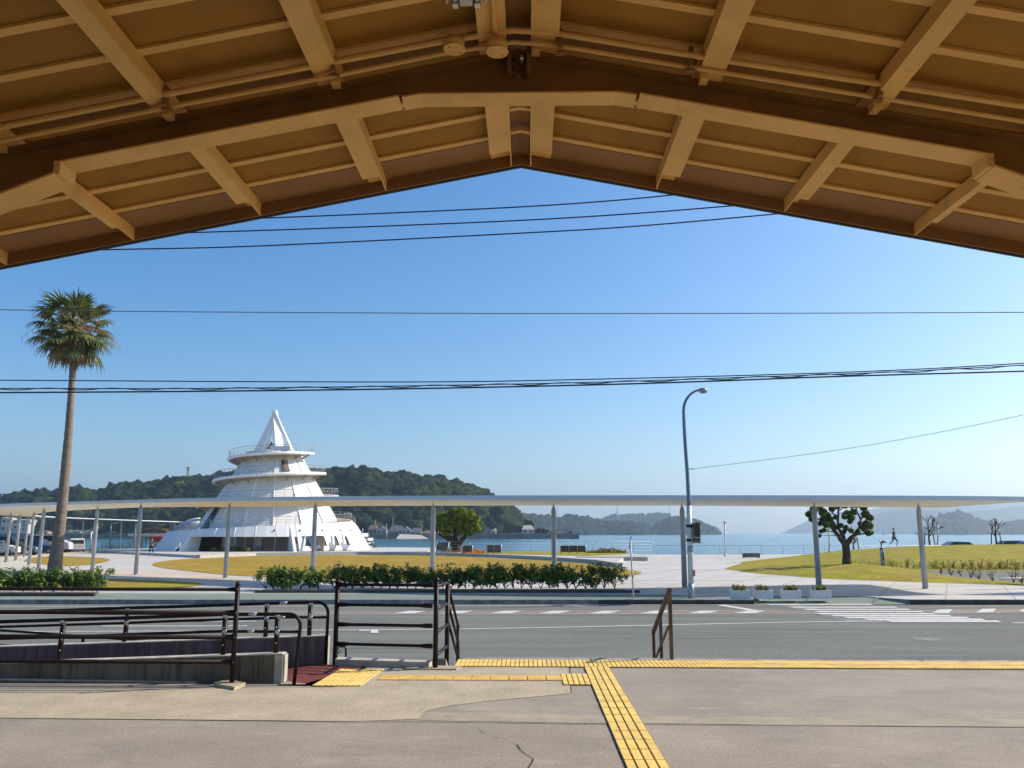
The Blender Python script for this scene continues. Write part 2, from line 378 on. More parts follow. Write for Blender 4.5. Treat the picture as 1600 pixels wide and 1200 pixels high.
for a, b_ in (((-500, 959.2), (-500, 957.8)), ): pass
rb.sheet(L([(-500, 959.8), (0, 959.2), (500, 958.2), (900, 958), (1290, 957), (1200, 953.2), (900, 954), (500, 955), (0, 956.5), (-500, 957)]), ZR+.005)
rb.sheet(L([(1458, 958), (1600, 955.4), (2000, 950), (2000, 947), (1600, 951.4), (1430, 953)]), ZR+.005)
struct(rb.build('red_lane_band', M['redpaint']))
ds = MB()
for x in (640, 714, 790, 866, 944, 1024, 1098, 1170):
    ds.sheet(L([(x-24, 958.9), (x+8, 958.9), (x+26, 954.8), (x-2, 954.8)]), ZR+.012)
for x in (1465, 1533, 1600): ds.sheet(L([(x-8, 958.2-(x-1465)*.018), (x+18, 958-(x-1465)*.018), (x+24, 952.5-(x-1465)*.014), (x+2, 952.8-(x-1465)*.014)]), ZR+.012)
ds.sheet(L([(1118, 945.6), (1132, 945.4), (1187, 954.2), (1170, 954.4)]), ZR+.0095)
struct(ds.build('dashed_marking', M['white']))
cw = MB()
for y, x0, x1 in ((945.3,1205,1366),(949.3,1240,1404),(952.8,1262,1424),(956.2,1280,1446),(959.6,1282,1462),(962.6,1305,1488),(965.6,1326,1516),(968.6,1358,1540),(971.6,1393,1565)):
    h_ = .9+(y-945)*.022
    cw.sheet(L([(x0, y+h_), (x1, y+h_), (x1-6, y-h_*.8), (x0-10, y-h_*.8)]), ZR+.016)
struct(cw.build('zebra_crossing', M['white']))
struct(MB().sheet(L([(1208, 944), (1240, 944), (1392, 972), (1330, 972)]), ZR+.0035).build('worn_asphalt', mat('worn_marks', (.19, .195, .19), .9, var=.3, scale=6)))
bm_ = MB(); bm_.sheet(L([(579, 984.5), (591, 984.5), (591, 990), (579, 990)]), ZR+.013)
for k in range(8): bm_.sheet(L([(561+k*2.1, 984.6), (562.4+k*2.1, 984.6), (562.2+k*2.1, 987), (560.9+k*2.1, 987)]), ZR+.013)
struct(bm_.build('painted_mark', M['white']))
for k, (x, y, r_) in enumerate(((1450, 999, .3), (905, 948, .25))):
    c = at(x, y, ZR); mb = MB(); mb.sheet([(c.x+r_*math.cos(a*.524), c.y+r_*math.sin(a*.524)) for a in range(12)], ZR+.006)
    struct(mb.build('road_stain', mat('worn_paint_streak', (.2, .21, .2), .9)))

# ================================================================ LAWNS AND PLANTED GROUND
def ragged(pts, amp=.035, n_=14):
    q = [Vector((*p, 0)) for p in pts]; out = []
    N_ = len(q)
    for i in range(N_):
        a, b_, c, d = q[i-1], q[i], q[(i+1) % N_], q[(i+2) % N_]
        for k in range(n_):
            t_ = k/n_; v = .5*((2*b_)+(c-a)*t_+(2*a-5*b_+4*c-d)*t_*t_+(3*b_-a-3*c+d)*t_**3); tn = (c-b_).normalized()
            out.append((v.x-tn.y*random.gauss(0, amp), v.y+tn.x*random.gauss(0, amp)))
    return out
struct(MB().sheet(ragged(P([(238,882),(252,887),(300,893),(350,898),(400,901),(520,905),(650,907),(800,905),(900,903),(985,899.5),(1001,894.5),(985,891),(962,887.6),(930,882),(850,876),(770,872),(700,869),(560,867.2),(400,869),(330,872),(285,874),(250,878)], ZP)), ZP+.02).build('lawn', M['grassbrown']), 'structure')
struct(MB().sheet(ragged(P([(38,876),(60,881),(100,884.5),(150,881),(172,874.5),(150,871.5),(100,869.5),(60,870.5)], ZP)), ZP+.02).build('lawn', M['grassbrown']))
struct(MB().sheet(P([(-300,905),(-120,903),(60,901),(165,904.5),(260,908),(310,911),(319,913.5),(300,917),(250,919.5),(160,920.5),(-300,926)], ZP), ZP+.02).build('lawn', M['grassgreen']))
tm = MB()   # little mound under the left tree
c = at(712, 866, ZP); tm.blob((c.x, c.y, ZP-.25), 1.0, 2, .1, 3, (2.6, 1.3, .55)); struct(tm.build('lawn_mound', M['grassbrown']))
def loft(rows, xs, mt, name):
    mb = MB(); nr = len(rows)
    for x in xs:
        for yr, zr in rows:
            z = lerp(zr, x); mb.v.append(at(x, lerp(yr, x), z))
    for i in range(len(xs)-1):
        for j in range(nr-1):
            a = i*nr+j; mb.f.append([a, a+nr, a+nr+1, a+1]); mb.sm.append(True)
    return struct(mb.build(name, mt))
xs = [1133, 1145, 1160, 1180, 1200, 1230, 1260, 1290, 1322, 1350, 1380, 1420, 1460, 1500, 1550, 1600, 1700, 1850, 2050]
front = ([(1133,889.2),(1180,896),(1300,905),(1500,912),(1600,915),(2050,928)], [(1133,ZP+.004)])
mid1 = ([(1133,889),(1180,892),(1300,893),(1420,903),(1500,908.5),(1600,913.5),(2050,925)], [(1133,ZP+.004),(1200,-.55),(1322,-.42),(1420,-.5),(1500,-.6),(2050,-.62)])
crest = ([(1133,888.7),(1200,883.5),(1322,879.5),(1380,884),(1420,889.5),(1500,903),(1600,911),(2050,922)], [(1133,ZP+.004),(1200,-.45),(1322,-.24),(1420,-.35),(1500,-.56),(1600,-.62)])
back = ([(1133,888.4),(1200,882.5),(1322,879),(1380,883.5),(1420,889),(1500,902.3),(1600,910.2),(2050,921)], [(1133,ZP-.01)])
loft([front, mid1, crest, back], xs, M['grassgreen'], 'grass_mound')
foot = ([(1133,888.8),(1200,883),(1322,882),(1400,890),(1425,890.8),(1600,892),(2050,898)], [(1133,ZP+.004)])
slope = ([(1133,888.5),(1200,879),(1300,874),(1400,873),(1600,873),(2050,873)], [(1133,ZP+.004),(1225,-.55),(1300,-.4),(1400,-.2),(2050,-.1)])
ridge = ([(1133,888.3),(1225,873),(1300,862.5),(1400,855),(1500,851.5),(1600,850.5),(2050,848)], [(1133,ZP+.004),(1225,-.48),(1300,-.12),(1400,.28),(1500,.48),(2050,.6)])
mb = MB(); nr = 5
for x in xs:
    a = at(x, lerp(foot[0], x), ZP+.004); s_ = at(x, lerp(slope[0], x), lerp(slope[1], x)); r_ = at(x, lerp(ridge[0], x), lerp(ridge[1], x))
    mb.v += [a, s_, r_, r_+Vector((r_.x, r_.y, 0)).normalized()*6+Vector((0,0,-.05)), Vector((r_.x*1.16, r_.y*1.16, ZP+.004))]
for i in range(len(xs)-1):
    for j in range(nr-1): a = i*nr+j; mb.f.append([a, a+nr, a+nr+1, a+1]); mb.sm.append(True)
struct(mb.build('grass_bank', M['grassgreen']))
struct(MB().sheet(P([(1380,890.3),(1600,891.5),(2050,897),(2050,920),(1600,912),(1500,905),(1425,895)], ZP), ZP+.004).build('path', M['asphalt']))
struct(MB().sheet(P([(1560,903),(1600,904.5),(2000,915),(2000,913),(1600,902)], ZP), ZP+.009).build('path_marking', M['white']))

# grass blades and weeds: ground cover nobody could count
def grass(name, polypx, z, n_, h_, mt, zf=None, sz=.03):
    mb = MB(); xs_ = [p[0] for p in polypx]; ys_ = [p[1] for p in polypx]
    def inside(x, y):
        c_ = False; j = len(polypx)-1
        for i in range(len(polypx)):
            xi, yi = polypx[i]; xj, yj = polypx[j]
            if (yi > y) != (yj > y) and x < (xj-xi)*(y-yi)/(yj-yi)+xi: c_ = not c_
            j = i
        return c_
    while len(mb.f) < n_:
        x = random.uniform(min(xs_), max(xs_)); y = random.uniform(min(ys_), max(ys_))
        if not inside(x, y): continue
        c_ = at(x, y, zf(x) if zf else z); a = random.uniform(0, 6.28); hh = h_*random.uniform(.4, 1.3)
        d = Vector((math.cos(a), math.sin(a), 0))*sz
        mb.add([c_-d, c_+d, c_+Vector((random.gauss(0, hh*.3), random.gauss(0, hh*.3), hh))], [(0,1,2)])
    return struct(mb.build(name, mt), 'stuff')
weedmat = leafmat('weed_blades', (.12, .14, .015), (.28, .24, .03), 3)
grass('weeds', [(1325,882),(1420,890),(1600,892),(1600,884),(1450,881),(1380,872),(1330,874)], ZP, 2600, .32, weedmat, None, .035)

# terrace round the tower, its kerb wall and the green strip on it
tw = [(312,872),(400,868.5),(560,866.5),(700,868.3),(770,871),(850,875),(930,881),(962,886.5)]
poly = P(tw, ZP)
ter = MB(); ter.prism(poly+[(at(1000,868,ZT).x, 85), (-11, 91.7), (-12.8, 117.7), (-20, 120.8), (-50, 120.8), (-52, 100)], -2, ZT)
struct(ter.build('terrace', M['plaza']))
cp = MB()
for (a, b_) in zip(poly, poly[1:]):
    a = Vector((*a, 0)); b_ = Vector((*b_, 0)); d = (b_-a).normalized(); sd = Vector((-d.y, d.x, 0))
    q = [a-sd*.04, b_-sd*.04, b_+sd*.4, a+sd*.4]; cp.prism([(v.x, v.y) for v in q], ZP-.1, ZT+.05)
struct(cp.build('terrace_kerb', M['wallcap']))
stp = MB(); stp.prism(P([(312,872),(228,866),(215,861),(320,860),(440,862)], ZP), ZP-.1, ZP+.18); struct(stp.build('terrace_step', M['wallcap']))
struct(MB().sheet(P([(742,864.5),(800,866),(900,868.5),(986,869.3),(992,866),(960,862.8),(745,861.5)], ZT), ZT+.02).build('lawn', M['grassgreen']))
struct(MB().prism(P([(900,871),(1012,871.5),(1008,867.6),(990,866.2)], ZT), ZT-.3, ZT+.06).build('terrace_ledge', M['wallcap']))

# ================================================================ PLATFORM
EY = lambda x: 11.22-.02*x      # front edge of the platform
pf = MB(); pf.prism([(-2.4, 10.62), (-.84, 10.62), (-.84, EY(0)), (1.95, EY(2)), (30, EY(30)), (30, -8), (-14, -8), (-14, 9.3), (-2.4, 9.3)], ZR-.1, 0)
struct(pf.build('platform_floor', M['concrete']))
jm = MB()
for yy, w_ in ((7.62, .012),): jm.sheet(P([(-300, 1121.5), (0, 1122.3), (560, 1127.8), (655, 1128), (900, 1131.2), (1600, 1136.5), (2000, 1139), (2000, 1139.5), (1600, 1137), (900, 1131.8), (655, 1128.5), (560, 1128.4), (0, 1122.7), (-300, 1121.9)], 0), .0052)
struct(jm.build('floor_joint', add_noise_layer(mat('joint_dirt', (.09, .078, .065), .95, var=.3, scale=3), (.26, .225, .18), 2.2, .5, .6)))
pt = [(-120,1078),(0,1076),(330,1077),(440,1075.5),(520,1075),(560,1049),(716,1043),(886,1041.5),(889,1060),(892,1084),(762,1096),(700,1104),(664,1112),(655,1124),(560,1127.5),(280,1125.5),(0,1122),(-400,1118),(-400,1080)]
struct(MB().sheet(P(pt, 0), .004).build('concrete_patch', M['patch']))
bandm = add_noise_layer(mat('worn_band', (.34, .295, .22), .9, var=.1, scale=2, bump=.5, bscale=90), (.2, .18, .15), 3, .5, .75)
struct(MB().sheet(P([(655,1126),(672,1113),(900,1118),(1050,1119),(2000,1128),(2000,1142),(1050,1131),(900,1130)], 0), .0025).build('concrete_band', bandm))
ck = MB(); pts_ = [(747,1139),(757,1147),(772,1152),(783,1153),(796,1158),(808,1164),(813,1172),(820,1178),(833,1186),(832,1191),(826,1200),(821,1212)]
for i, ((a, b_), (c, d)) in enumerate(zip(pts_, pts_[1:])):
    w_ = .75 if i < 5 else 1.1
    ck.sheet(P([(a-w_, b_), (a+w_, b_+.4), (c+w_, d), (c-w_, d-.4)], 0), .005)
for a, b_ in (((655,1112),(664,1105)), ((890,1041),(892,1084))): ck.sheet(P([a, (a[0]+1, a[1]), (b_[0]+1, b_[1]), b_], 0), .006)
struct(ck.build('floor_crack', M['dark']))
# edge stones beyond the tactile strip
es = MB(); x = -.8
while x < 10:
    w_ = random.choice((.9, 1.2, 1.6)); dz = random.uniform(.002, .012)
    es.box((x+.012, EY(x)-.16, -.05), (x+w_-.012, EY(x)+.015, dz)); x += w_
struct(es.build('edge_stones', mat('pinkish_edge_stone', (.3, .235, .2), .85, var=.25, scale=5)))
# stairs down to the road between the two rails
st = MB()
for k in range(4): st.box((-.84, EY(0)+.002+k*.3, ZR-.1), (1.95, EY(0)+.3+k*.3, -.16*(k+1)))
struct(st.build('stairs', M['concrete']))

# tactile paving (grooved yellow tiles)
def tactile(px0, px1, py0, py1, along, pitch, z=.012, tile=.3, h_=.006, base=None):
    pass
def tac_strip(x0, x1, y0f, y1f, along, pitch, mt=M['yellow'], tile=.3, skew=0):
    """a yellow base with raised bars; bars run along 'x' or 'y'; y0f,y1f functions of x"""
    base = MB(); bars = MB(); g = .16
    base.add([(x0, y0f(x0), .007), (x1, y0f(x1), .007), (x1+skew, y1f(x1), .007), (x0+skew, y1f(x0), .007)], [(0,1,2,3)])
    if along == 'y':
        k = x0+pitch*.5
        while k < x1:
            ys0, ys1 = y0f(k), y1f(k); n_ = max(1, round((ys1-ys0)/tile)); st_ = (ys1-ys0)/n_
            for j in range(n_):
                a, b_ = ys0+j*st_+.004, ys0+(j+1)*st_-.004
                o1 = skew*(a-ys0)/(ys1-ys0); o2 = skew*(b_-ys0)/(ys1-ys0); w_ = pitch*(.5-g*.5)
                bars.add([(k-w_+o1, a, .007), (k+w_+o1, a, .007), (k+w_+o2, b_, .007), (k-w_+o2, b_, .007),
                          (k-w_*.93+o1, a+.004, .016), (k+w_*.93+o1, a+.004, .016), (k+w_*.93+o2, b_-.004, .016), (k-w_*.93+o2, b_-.004, .016)],
                         [(4,5,6,7),(0,1,5,4),(1,2,6,5),(2,3,7,6),(3,0,4,7)])
            k += pitch
    b0 = struct(base.build('tactile_paving', M['groove']))
    return struct(bars.build('tactile_paving', mt))
ypx = lambda px, py: at(px, py, 0)
# strip along the edge
xl = at(713, 1036, 0).x
tac_strip(xl, 12.0, lambda x: 10.47-.012*x, lambda x: 11.02-.012*x, 'y', .0565, tile=.3)
# main strip towards the camera, four wide bars
X0, X1 = at(978, 1200, 0).x, at(1044, 1200, 0).x
XL = (at(978, 1200, 0).x+at(912, 1043, 0).x)/2; XR = XL+.305
tac_strip(XL, XR, lambda x: 4.5, lambda x: 10.45, 'y', .0762, tile=.3)
tac_strip(XL-.3, XL-.002, lambda x: at(885, 1071.5, 0).y, lambda x: at(885, 1054.5, 0).y, 'y', .06, tile=.6)
# bright patch at the head of the ramp
a = at(487, 1073, 0); b_ = at(562, 1073, 0); c = at(600, 1047, 0); d = at(530, 1047, 0)
tac_strip(a.x, b_.x, lambda x: a.y, lambda x: c.y, 'y', .058, tile=.3, skew=((c.x-b_.x)+(d.x-a.x))/2)
gl = MB(); a = at(590, 1063.5, 0); b_ = at(884, 1064, 0); n_ = 10
for k in range(n_):
    x0_ = a.x+(b_.x-a.x)*k/n_; x1_ = a.x+(b_.x-a.x)*(k+1)/n_-.012
    gl.box((x0_, a.y, .004), (x1_, at(700, 1056.5, 0).y, .013))
struct(gl.build('guide_line', M['yellowline']))

# ================================================================ RAMP AND ITS RAILS
WZ = lambda x, zr: zr+.035*(x+2.6)
rw1 = MB()
x0_, x1_ = -12.0, -2.68
rw1.extr([(x0_, WZ(x0_, .29)), (x0_, -1.2), (x1_, -1.2), (x1_, .29)][::1], 'y', 9.42, 9.56)
r1 = thing('ramp_wall', (-2.68, 9.49, 0), 'low dark stained concrete ramp wall nearer the camera, with a pale sunlit end', 'wall')
rw1.build('wall_body', M['wallconc'], r1, recalc=True)
MB().add([(x0_, 9.415, WZ(x0_, .29)+.001), (x1_, 9.415, .291), (x1_, 9.565, .291), (x0_, 9.565, WZ(x0_, .29)+.001), (x0_, 9.415, WZ(x0_, .29)+.012), (x1_-.02, 9.415, .302), (x1_-.02, 9.565, .302), (x0_, 9.565, WZ(x0_, .29)+.012)], [(4,5,6,7),(0,1,5,4),(1,2,6,5),(2,3,7,6),(3,0,4,7)]).build('coping', M['wallcap'], r1)
MB().box((x1_+.001, 9.43, -.05), (x1_+.016, 9.55, .285)).build('end_face', M['wallcap'], r1)  # paler end and corner: sunlight on them put into the colour
MB().box((x1_-.09, 9.408, -.05), (x1_-.002, 9.418, .285)).build('lit_corner', M['wallcap'], r1)
pl_ = MB(); pl_.add([(-12, 9.3, -.05), (-3.6, 9.36, -.05), (-3.6, 9.36, .006), (-12, 9.3, .115), (-12, 9.418, -.05), (-3.6, 9.418, -.05), (-3.6, 9.418, .006), (-12, 9.418, .115)], [(0,1,2,3),(3,2,6,7)])
pl_.build('footing', M['wallcap'], r1)
MB().add([(-12, 9.298, -.02), (-3.7, 9.356, -.02), (-3.7, 9.356, .0), (-12, 9.298, .1)], [(0,1,2,3)]).build('footing_shade', M['wallconc'], r1)  # darker sheet paints the shade on the front of the footing
r2_ = thing('ramp_wall', (-2.5, 10.7, 0), 'higher purplish concrete ramp wall behind the red ramp surface, farther from the camera', 'wall')
x1_ = -2.5; MB().extr([(x0_, WZ(x0_, .335)), (x0_, -1.2), (x1_, -1.2), (x1_, .335)], 'y', 10.64, 10.78).build('wall_body', add_noise_layer(add_noise_layer(mat('far_ramp_concrete', (.135, .11, .105), .85, var=.3, scale=3, stretch=(4, 4, .4)), (.05, .042, .045), 3.0, .52, .7, (6, 6, .35)), (.28, .2, .14), 3, .62, .75, (5, 5, .3)), r2_, recalc=True)
MB().add([(x0_, 10.635, WZ(x0_, .335)+.001), (x1_, 10.635, .336), (x1_, 10.785, .336), (x0_, 10.785, WZ(x0_, .335)+.001), (x0_, 10.635, WZ(x0_, .335)+.014), (x1_-.02, 10.635, .349), (x1_-.02, 10.785, .349), (x0_, 10.785, WZ(x0_, .335)+.014)], [(4,5,6,7),(0,1,5,4),(1,2,6,5),(2,3,7,6),(3,0,4,7)]).build('coping', M['wallcap'], r2_)
MB().box((x1_+.001, 10.65, -.05), (x1_+.014, 10.77, .33)).build('end_face', M['wallcap'], r2_)
# ramp surfaces
struct(MB().add([(-12, 9.56, -.62), (-2.75, 9.56, .003), (-2.4, 9.35, .003), (-2.4, 9.35, .003), (-1.95, 10.62, .003), (-2.6, 10.64, .003), (-12, 10.64, -.62)], [(1,2,4,5),(0,1,5,6)]).build('ramp_surface', M['red']))
struct(MB().prism([(-2.68, 9.2), (-2.3, 9.2), (-1.9, 10.62), (-2.5, 10.62), (-2.68, 9.5)], ZR, .0).build('platform_corner', M['concrete']))
struct(MB().add([(-12, 10.8, -.7), (-3, 10.8, ZR+.01), (-3, 12.0, ZR+.01), (-12, 12.0, -.7)], [(0,1,2,3)]).build('ramp_lower', M['asphalt2']))

def pole_on(mb, x, y, z0, z1, r_=.024): mb.tube([(x, y, z0), (x, y, z1)], r_, 12)
def rail_thing(name, loc, label, cat, grp=None): return thing(name, loc, label, cat, grp)
# front fence on the platform (nearest), four bars running left from one post
px_ = at(362, 1072, 0)
fr = thing('railing', (px_.x, px_.y, 0), 'dark brown four-bar railing on the platform ending in a tall post on a stone base', 'railing')
mb = MB(); mb.tube([(px_.x, px_.y, .02), (px_.x+.005, px_.y, 1.05)], .026, 14); mb.blob((px_.x+.005, px_.y, 1.055), .029, 2, 0); mb.build('post', M['brown'], fr)
for k in (1, 2):
    mb = MB(); mb.tube([(px_.x-k*2.85, px_.y+.02, .0), (px_.x-k*2.85, px_.y+.02, 1.05)], .026, 12); mb.build('post', M['brown'], fr)
for z, r_ in ((1.0, .019), (.755, .024), (.5, .024), (.245, .021)):
    mb = MB(); mb.tube([(px_.x-.03, px_.y, z), (px_.x-8, px_.y+.06, z)], r_, 12)
    for s_ in (0,): mb.tube([(px_.x-.02, px_.y, z), (px_.x-.1, px_.y, z)], [r_*1.35, r_*1.05], 12)
    bar_ = mb.build('bar', M['brown'], fr); MB().blob((px_.x+.008, px_.y-.027, z), .006, 1, 0).build('bolt', M['steel'], bar_)
a = at(330, 1078.5, 0); mb = MB(); mb.prism(P([(333,1072),(366,1079),(384,1071.5),(355,1067)], 0), -.02, .035); mb.build('base_stone', M['patch'], fr)

def handrail(base, label, posts, topl, botl, endx, y, yend, wallz, clampx):
    t = thing('handrail', (endx, y, 0), label, 'handrail')
    # top rail with the quarter bend down to the floor at its end
    def rail(ln, name, bend, r_):
        mb = MB(); pts = [Vector((x, y-.06, z)) for x, z in ln]
        if bend:
            x, z = ln[-1]
            for k in range(1, 7): a_ = k*math.pi/12; pts.append(Vector((x+.13*math.sin(a_), y-.06, z-.13*(1-math.cos(a_)))))
            pts.append(Vector((x+.135, y-.06+(yend-y), 0)))
        mb.tube(pts, r_, 12); return mb.build(name, M['brown'], t)
    tr = rail(topl, 'top_rail', True, .02); br = rail(botl, 'lower_rail', False, .0165)
    for x in posts:
        mb = MB(); z1 = lerp(topl, x)-.045; z0 = wallz(x)
        lean = -.02 if x < -4 else 0
        mb.tube([(x+lean, y, z0-.01), (x, y, z1)], .029, 12); mb.blob((x, y, z1), .03, 2, 0)
        p = mb.build('post', M['brown'], t)
        for zz in (z1+.03, lerp(botl, x)):
            c_ = MB(); c_.tube([(x, y-.02, zz-.03), (x+.03, y-.055, zz-.03), (x+.03, y-.06, zz)], .011, 6); c_.tube([(x-.0, y-.06, zz), (x+.05, y-.06, zz)], .023, 10); c_.build('clamp', M['steel'], p)
        for zz in (z1-.1, z0+.12): MB().blob((x, y-.03, zz), .008, 1, 0).build('bolt', M['steel'], p)
    for x in clampx:
        MB().tube([(x-.04, y-.06, lerp(topl, x)), (x+.05, y-.06, lerp(topl, x))], .0212, 12).build('sticker', M['steel'], tr)
        MB().tube([(x-.04, y-.06, lerp(botl, x)), (x+.03, y-.06, lerp(botl, x))], .0175, 12).build('sticker', M['steel'], br)
    return t
def Y2(px, py, Y): v = atY(px, py, Y); return (v.x, v.z)
YB = 9.49
topB = [Y2(-220, 981, YB-.06), Y2(0, 971.5, YB-.06), Y2(200, 965.5, YB-.06), Y2(345, 960, YB-.06), Y2(452, 959.5, YB-.06)]
botB = [Y2(-220, 1008, YB-.06), Y2(0, 998, YB-.06), Y2(100, 995, YB-.06), Y2(270, 989, YB-.06), Y2(345, 986.5, YB-.06), Y2(469, 987, YB-.06)]
handrail(None, 'dark double handrail on the nearer ramp wall, its end bending down to the floor', [Y2(432, 1000, YB)[0], Y2(350, 1000, YB)[0], Y2(97, 1000, YB)[0], Y2(-180, 1000, YB)[0]], topB, botB, Y2(452, 959, YB)[0], YB, YB-.18, lambda x: WZ(x, .29), [Y2(397, 960, YB)[0]])
YC = 10.71
topC = [Y2(-260, 968, YC-.06), Y2(0, 957, YC-.06), Y2(195, 950, YC-.06), Y2(270, 948, YC-.06), Y2(415, 943, YC-.06), Y2(497, 941, YC-.06)]
botC = [Y2(-260, 990, YC-.06), Y2(0, 979.5, YC-.06), Y2(195, 973.5, YC-.06), Y2(270, 970.5, YC-.06), Y2(415, 966, YC-.06), Y2(450, 964.5, YC-.06), Y2(510, 964.5, YC-.06)]
handrail(None, 'dark brown double handrail on the farther ramp wall, bending down beside the gate posts', [Y2(484, 970, YC)[0], Y2(416, 970, YC)[0], Y2(199, 970, YC)[0], Y2(-120, 970, YC)[0]], topC, botC, Y2(497, 941, YC)[0], YC, YC-.05, lambda x: WZ(x, .335), [Y2(445, 941, YC)[0]])
# rails of the lower flight, falling the other way behind the far wall
t = thing('handrail', (-5, 12, ZR), 'thin dark handrail behind the far ramp wall, sloping down to the right', 'handrail')
for a, b_ in (((-150, 974), (253, 1003)), ((-150, 998), (60, 1012))):
    p, q = atY(*a, 12.0), atY(*b_, 12.0); MB().tube([p, q], .017, 8).build('rail', M['brown'], t)
p = atY(130, 997, 12.0); MB().tube([p, (p.x, p.y, ZR)], .022, 8).build('post', M['brown'], t)
p = atY(-120, 980, 12.0); MB().tube([p, (p.x, p.y, ZR)], .022, 8).build('post', M['brown'], t)

# gate-like railing at the head of the stairs
A_ = at(523, 1038, 0); B_ = at(680, 1045.5, 0); C_ = at(698, 1026.5, 0)
t = thing('railing', (B_.x, B_.y, 0), 'dark brown gate-like railing at the stair head, with sloping bars down the stairs', 'railing')
HP = 1.08
for v, h_ in ((A_, 1.0), (B_, 1.045), (C_, .97)):
    mb = MB(); mb.tube([(v.x, v.y, -.02 if v is not C_ else -.5), (v.x, v.y, h_)], .03, 14); mb.blob((v.x, v.y, h_), .031, 2, 0); mb.tube([(v.x, v.y, h_-.02), (v.x, v.y, h_+.012)], .036, 14)
    mb.build('post', M['brown'], t)
for ya, yb in ((913.5, 914.5), (944.5, 946.5), (975.5, 978), (1006, 1009.5)):
    p = atY(528, ya, A_.y); q = atY(675, yb, B_.y); d = (q-p).normalized()
    mb = MB(); mb.tube([p, p+d*.09, p+d*.16, q-d*.16, q-d*.09, q], [.029, .027, .019, .019, .027, .029], 12); mb.build('bar', M['brown'], t)
for zt in (.95, .68, .41, .14):
    mb = MB(); mb.tube([(B_.x, B_.y, zt+.01), (C_.x, C_.y, zt)], .021, 10); mb.build('bar', M['brown'], t)
E1 = C_+Vector((0, 1.15, 0))
p716 = atY(716, 977, C_.y+1.25)
mb = MB(); mb.tube([(p716.x, p716.y, ZR), (p716.x, p716.y, p716.z)], .028, 12); mb.build('post', M['brown'], t)
for k, dz in enumerate((0, -.22, -.44)):
    mb = MB(); mb.tube([(C_.x, C_.y, .93+dz), (p716.x, p716.y, p716.z-.02+dz)], .02, 10); mb.build('sloping_bar', M['brown'], t)
# low kerb under the railing
k1 = MB(); k1.prism(P([(521,1037.5),(521,1033.5),(668,1037.5),(674,1043)], 0), -.3, .0)
kt = MB(); p0, p1 = at(523, 1040, 0), at(670, 1045, 0)
kt.prism([(p0.x, p0.y), (p1.x, p1.y), (p1.x+.02, p1.y+.16), (p0.x, p0.y+.2)], -.3, .075); kt.build('kerb_foot', M['wallcap'], t)
MB().prism([(p1.x-.3, p1.y-.1), (p1.x+.34, p1.y-.12), (p1.x+.38, p1.y+.1), (p1.x+.02, p1.y+.12)], -.02, .02).build('base_stone', M['patch'], t)
# cheek wall of the stairs
MB().add([(C_.x-.16, C_.y-.3, .02), (C_.x+.02, C_.y-.3, .02), (C_.x+.02, C_.y+1.3, -.7), (C_.x-.16, C_.y+1.3, -.7), (C_.x-.16, C_.y-.3, -.9), (C_.x+.02, C_.y-.3, -.9), (C_.x+.02, C_.y+1.3, -.9), (C_.x-.16, C_.y+1.3, -.9)], [(0,1,2,3),(4,5,1,0),(5,6,2,1),(6,7,3,2),(7,4,0,3)]).build('cheek_wall', M['patch'], t)
# small looped rail end left of it
t = thing('rail_loop', (A_.x+.1, A_.y+.3, 0), 'small bent rail end with clamps behind the left gate post', 'rail end')
q = [atY(x, y, 11.3) for x, y in ((526, 1016), (531, 1010.5), (538, 1010), (540.5, 1014), (540.5, 1040))]
MB().tube(q, .014, 8).build('loop', M['brown'], t)
q = [atY(x, y, 11.28) for x, y in ((524, 1021), (529, 1020), (532, 1016), (529, 1012))]
MB().tube(q, .012, 8).build('clamp', M['steel'], t)

# stair rail on the right
pa = at(1046, 1031, 0); t = thing('stair_rail', (pa.x, pa.y, 0), 'weathered bronze stair handrail standing alone at the right end of the steps', 'handrail')
Ytop = pa.y; top = atY(1046, 921, Ytop)
low = atY(1021, 988.5, Ytop+1.3); midt = lambda f_: top+(low-top)*f_
MB().box((top.x-.022, Ytop-.022, 0), (top.x+.022, Ytop+.022, top.z)).build('post', M['bronze'], t)
mp_ = midt(.55); MB().box((mp_.x-.02, mp_.y-.02, -.5), (mp_.x+.02, mp_.y+.02, mp_.z)).build('post', M['bronze'], t)
MB().box((low.x-.02, low.y-.02, ZR), (low.x+.02, low.y+.02, low.z)).build('post', M['bronze'], t)
MB().bar(top+Vector((0, -.02, 0)), low+Vector((0, .02, 0)), .05, .042).build('top_bar', M['bronze'], t)
b1 = atY(1044, 980, Ytop+.03); b2 = b1+(low-top)*1.0
MB().bar(b1, b2, .02, .035).build('lower_bar', M['bronze'], t)

# ================================================================ STATION PORCH ROOF
RX, SL = -.045, .2
ZD = 4.72           # underside of the deck at the ridge
YF, YBK = 6.42, -5.2  # unseen roof behind the camera is extended to shade the near underside
HW = 5.0
dz = lambda x: -SL*abs(x-RX)
roof = thing('porch_roof', (RX, 4.8, 4.3), 'wide gabled station porch roof of ochre painted steel seen from below', 'porch roof')
for s in (-1, 1):
    mb = MB(); xe = RX+s*HW
    mb.extr([(RX, ZD), (xe, ZD+dz(xe)), (xe, ZD+dz(xe)+.06), (RX, ZD+.06)], 'y', YBK, YF+.03)
    mb.build('roof_deck', M['deck'], roof, recalc=True)
    mb = MB(); mb.extr([(RX, 4.6), (xe, 4.6+dz(xe)), (xe, ZD+dz(xe)+.1), (RX, ZD+.1)], 'y', YF, YF+.05); mb.build('fascia', M['fascia'], roof, recalc=True)
    mb = MB(); mb.extr([(RX, 4.592), (xe, 4.592+dz(xe)), (xe, 4.598+dz(xe)), (RX, 4.598)], 'y', YF+.02, YF+.056); mb.build('drip_edge', M['dark'], roof, recalc=True)
battY = [6.065-.365*k for k in range(0, 30)]
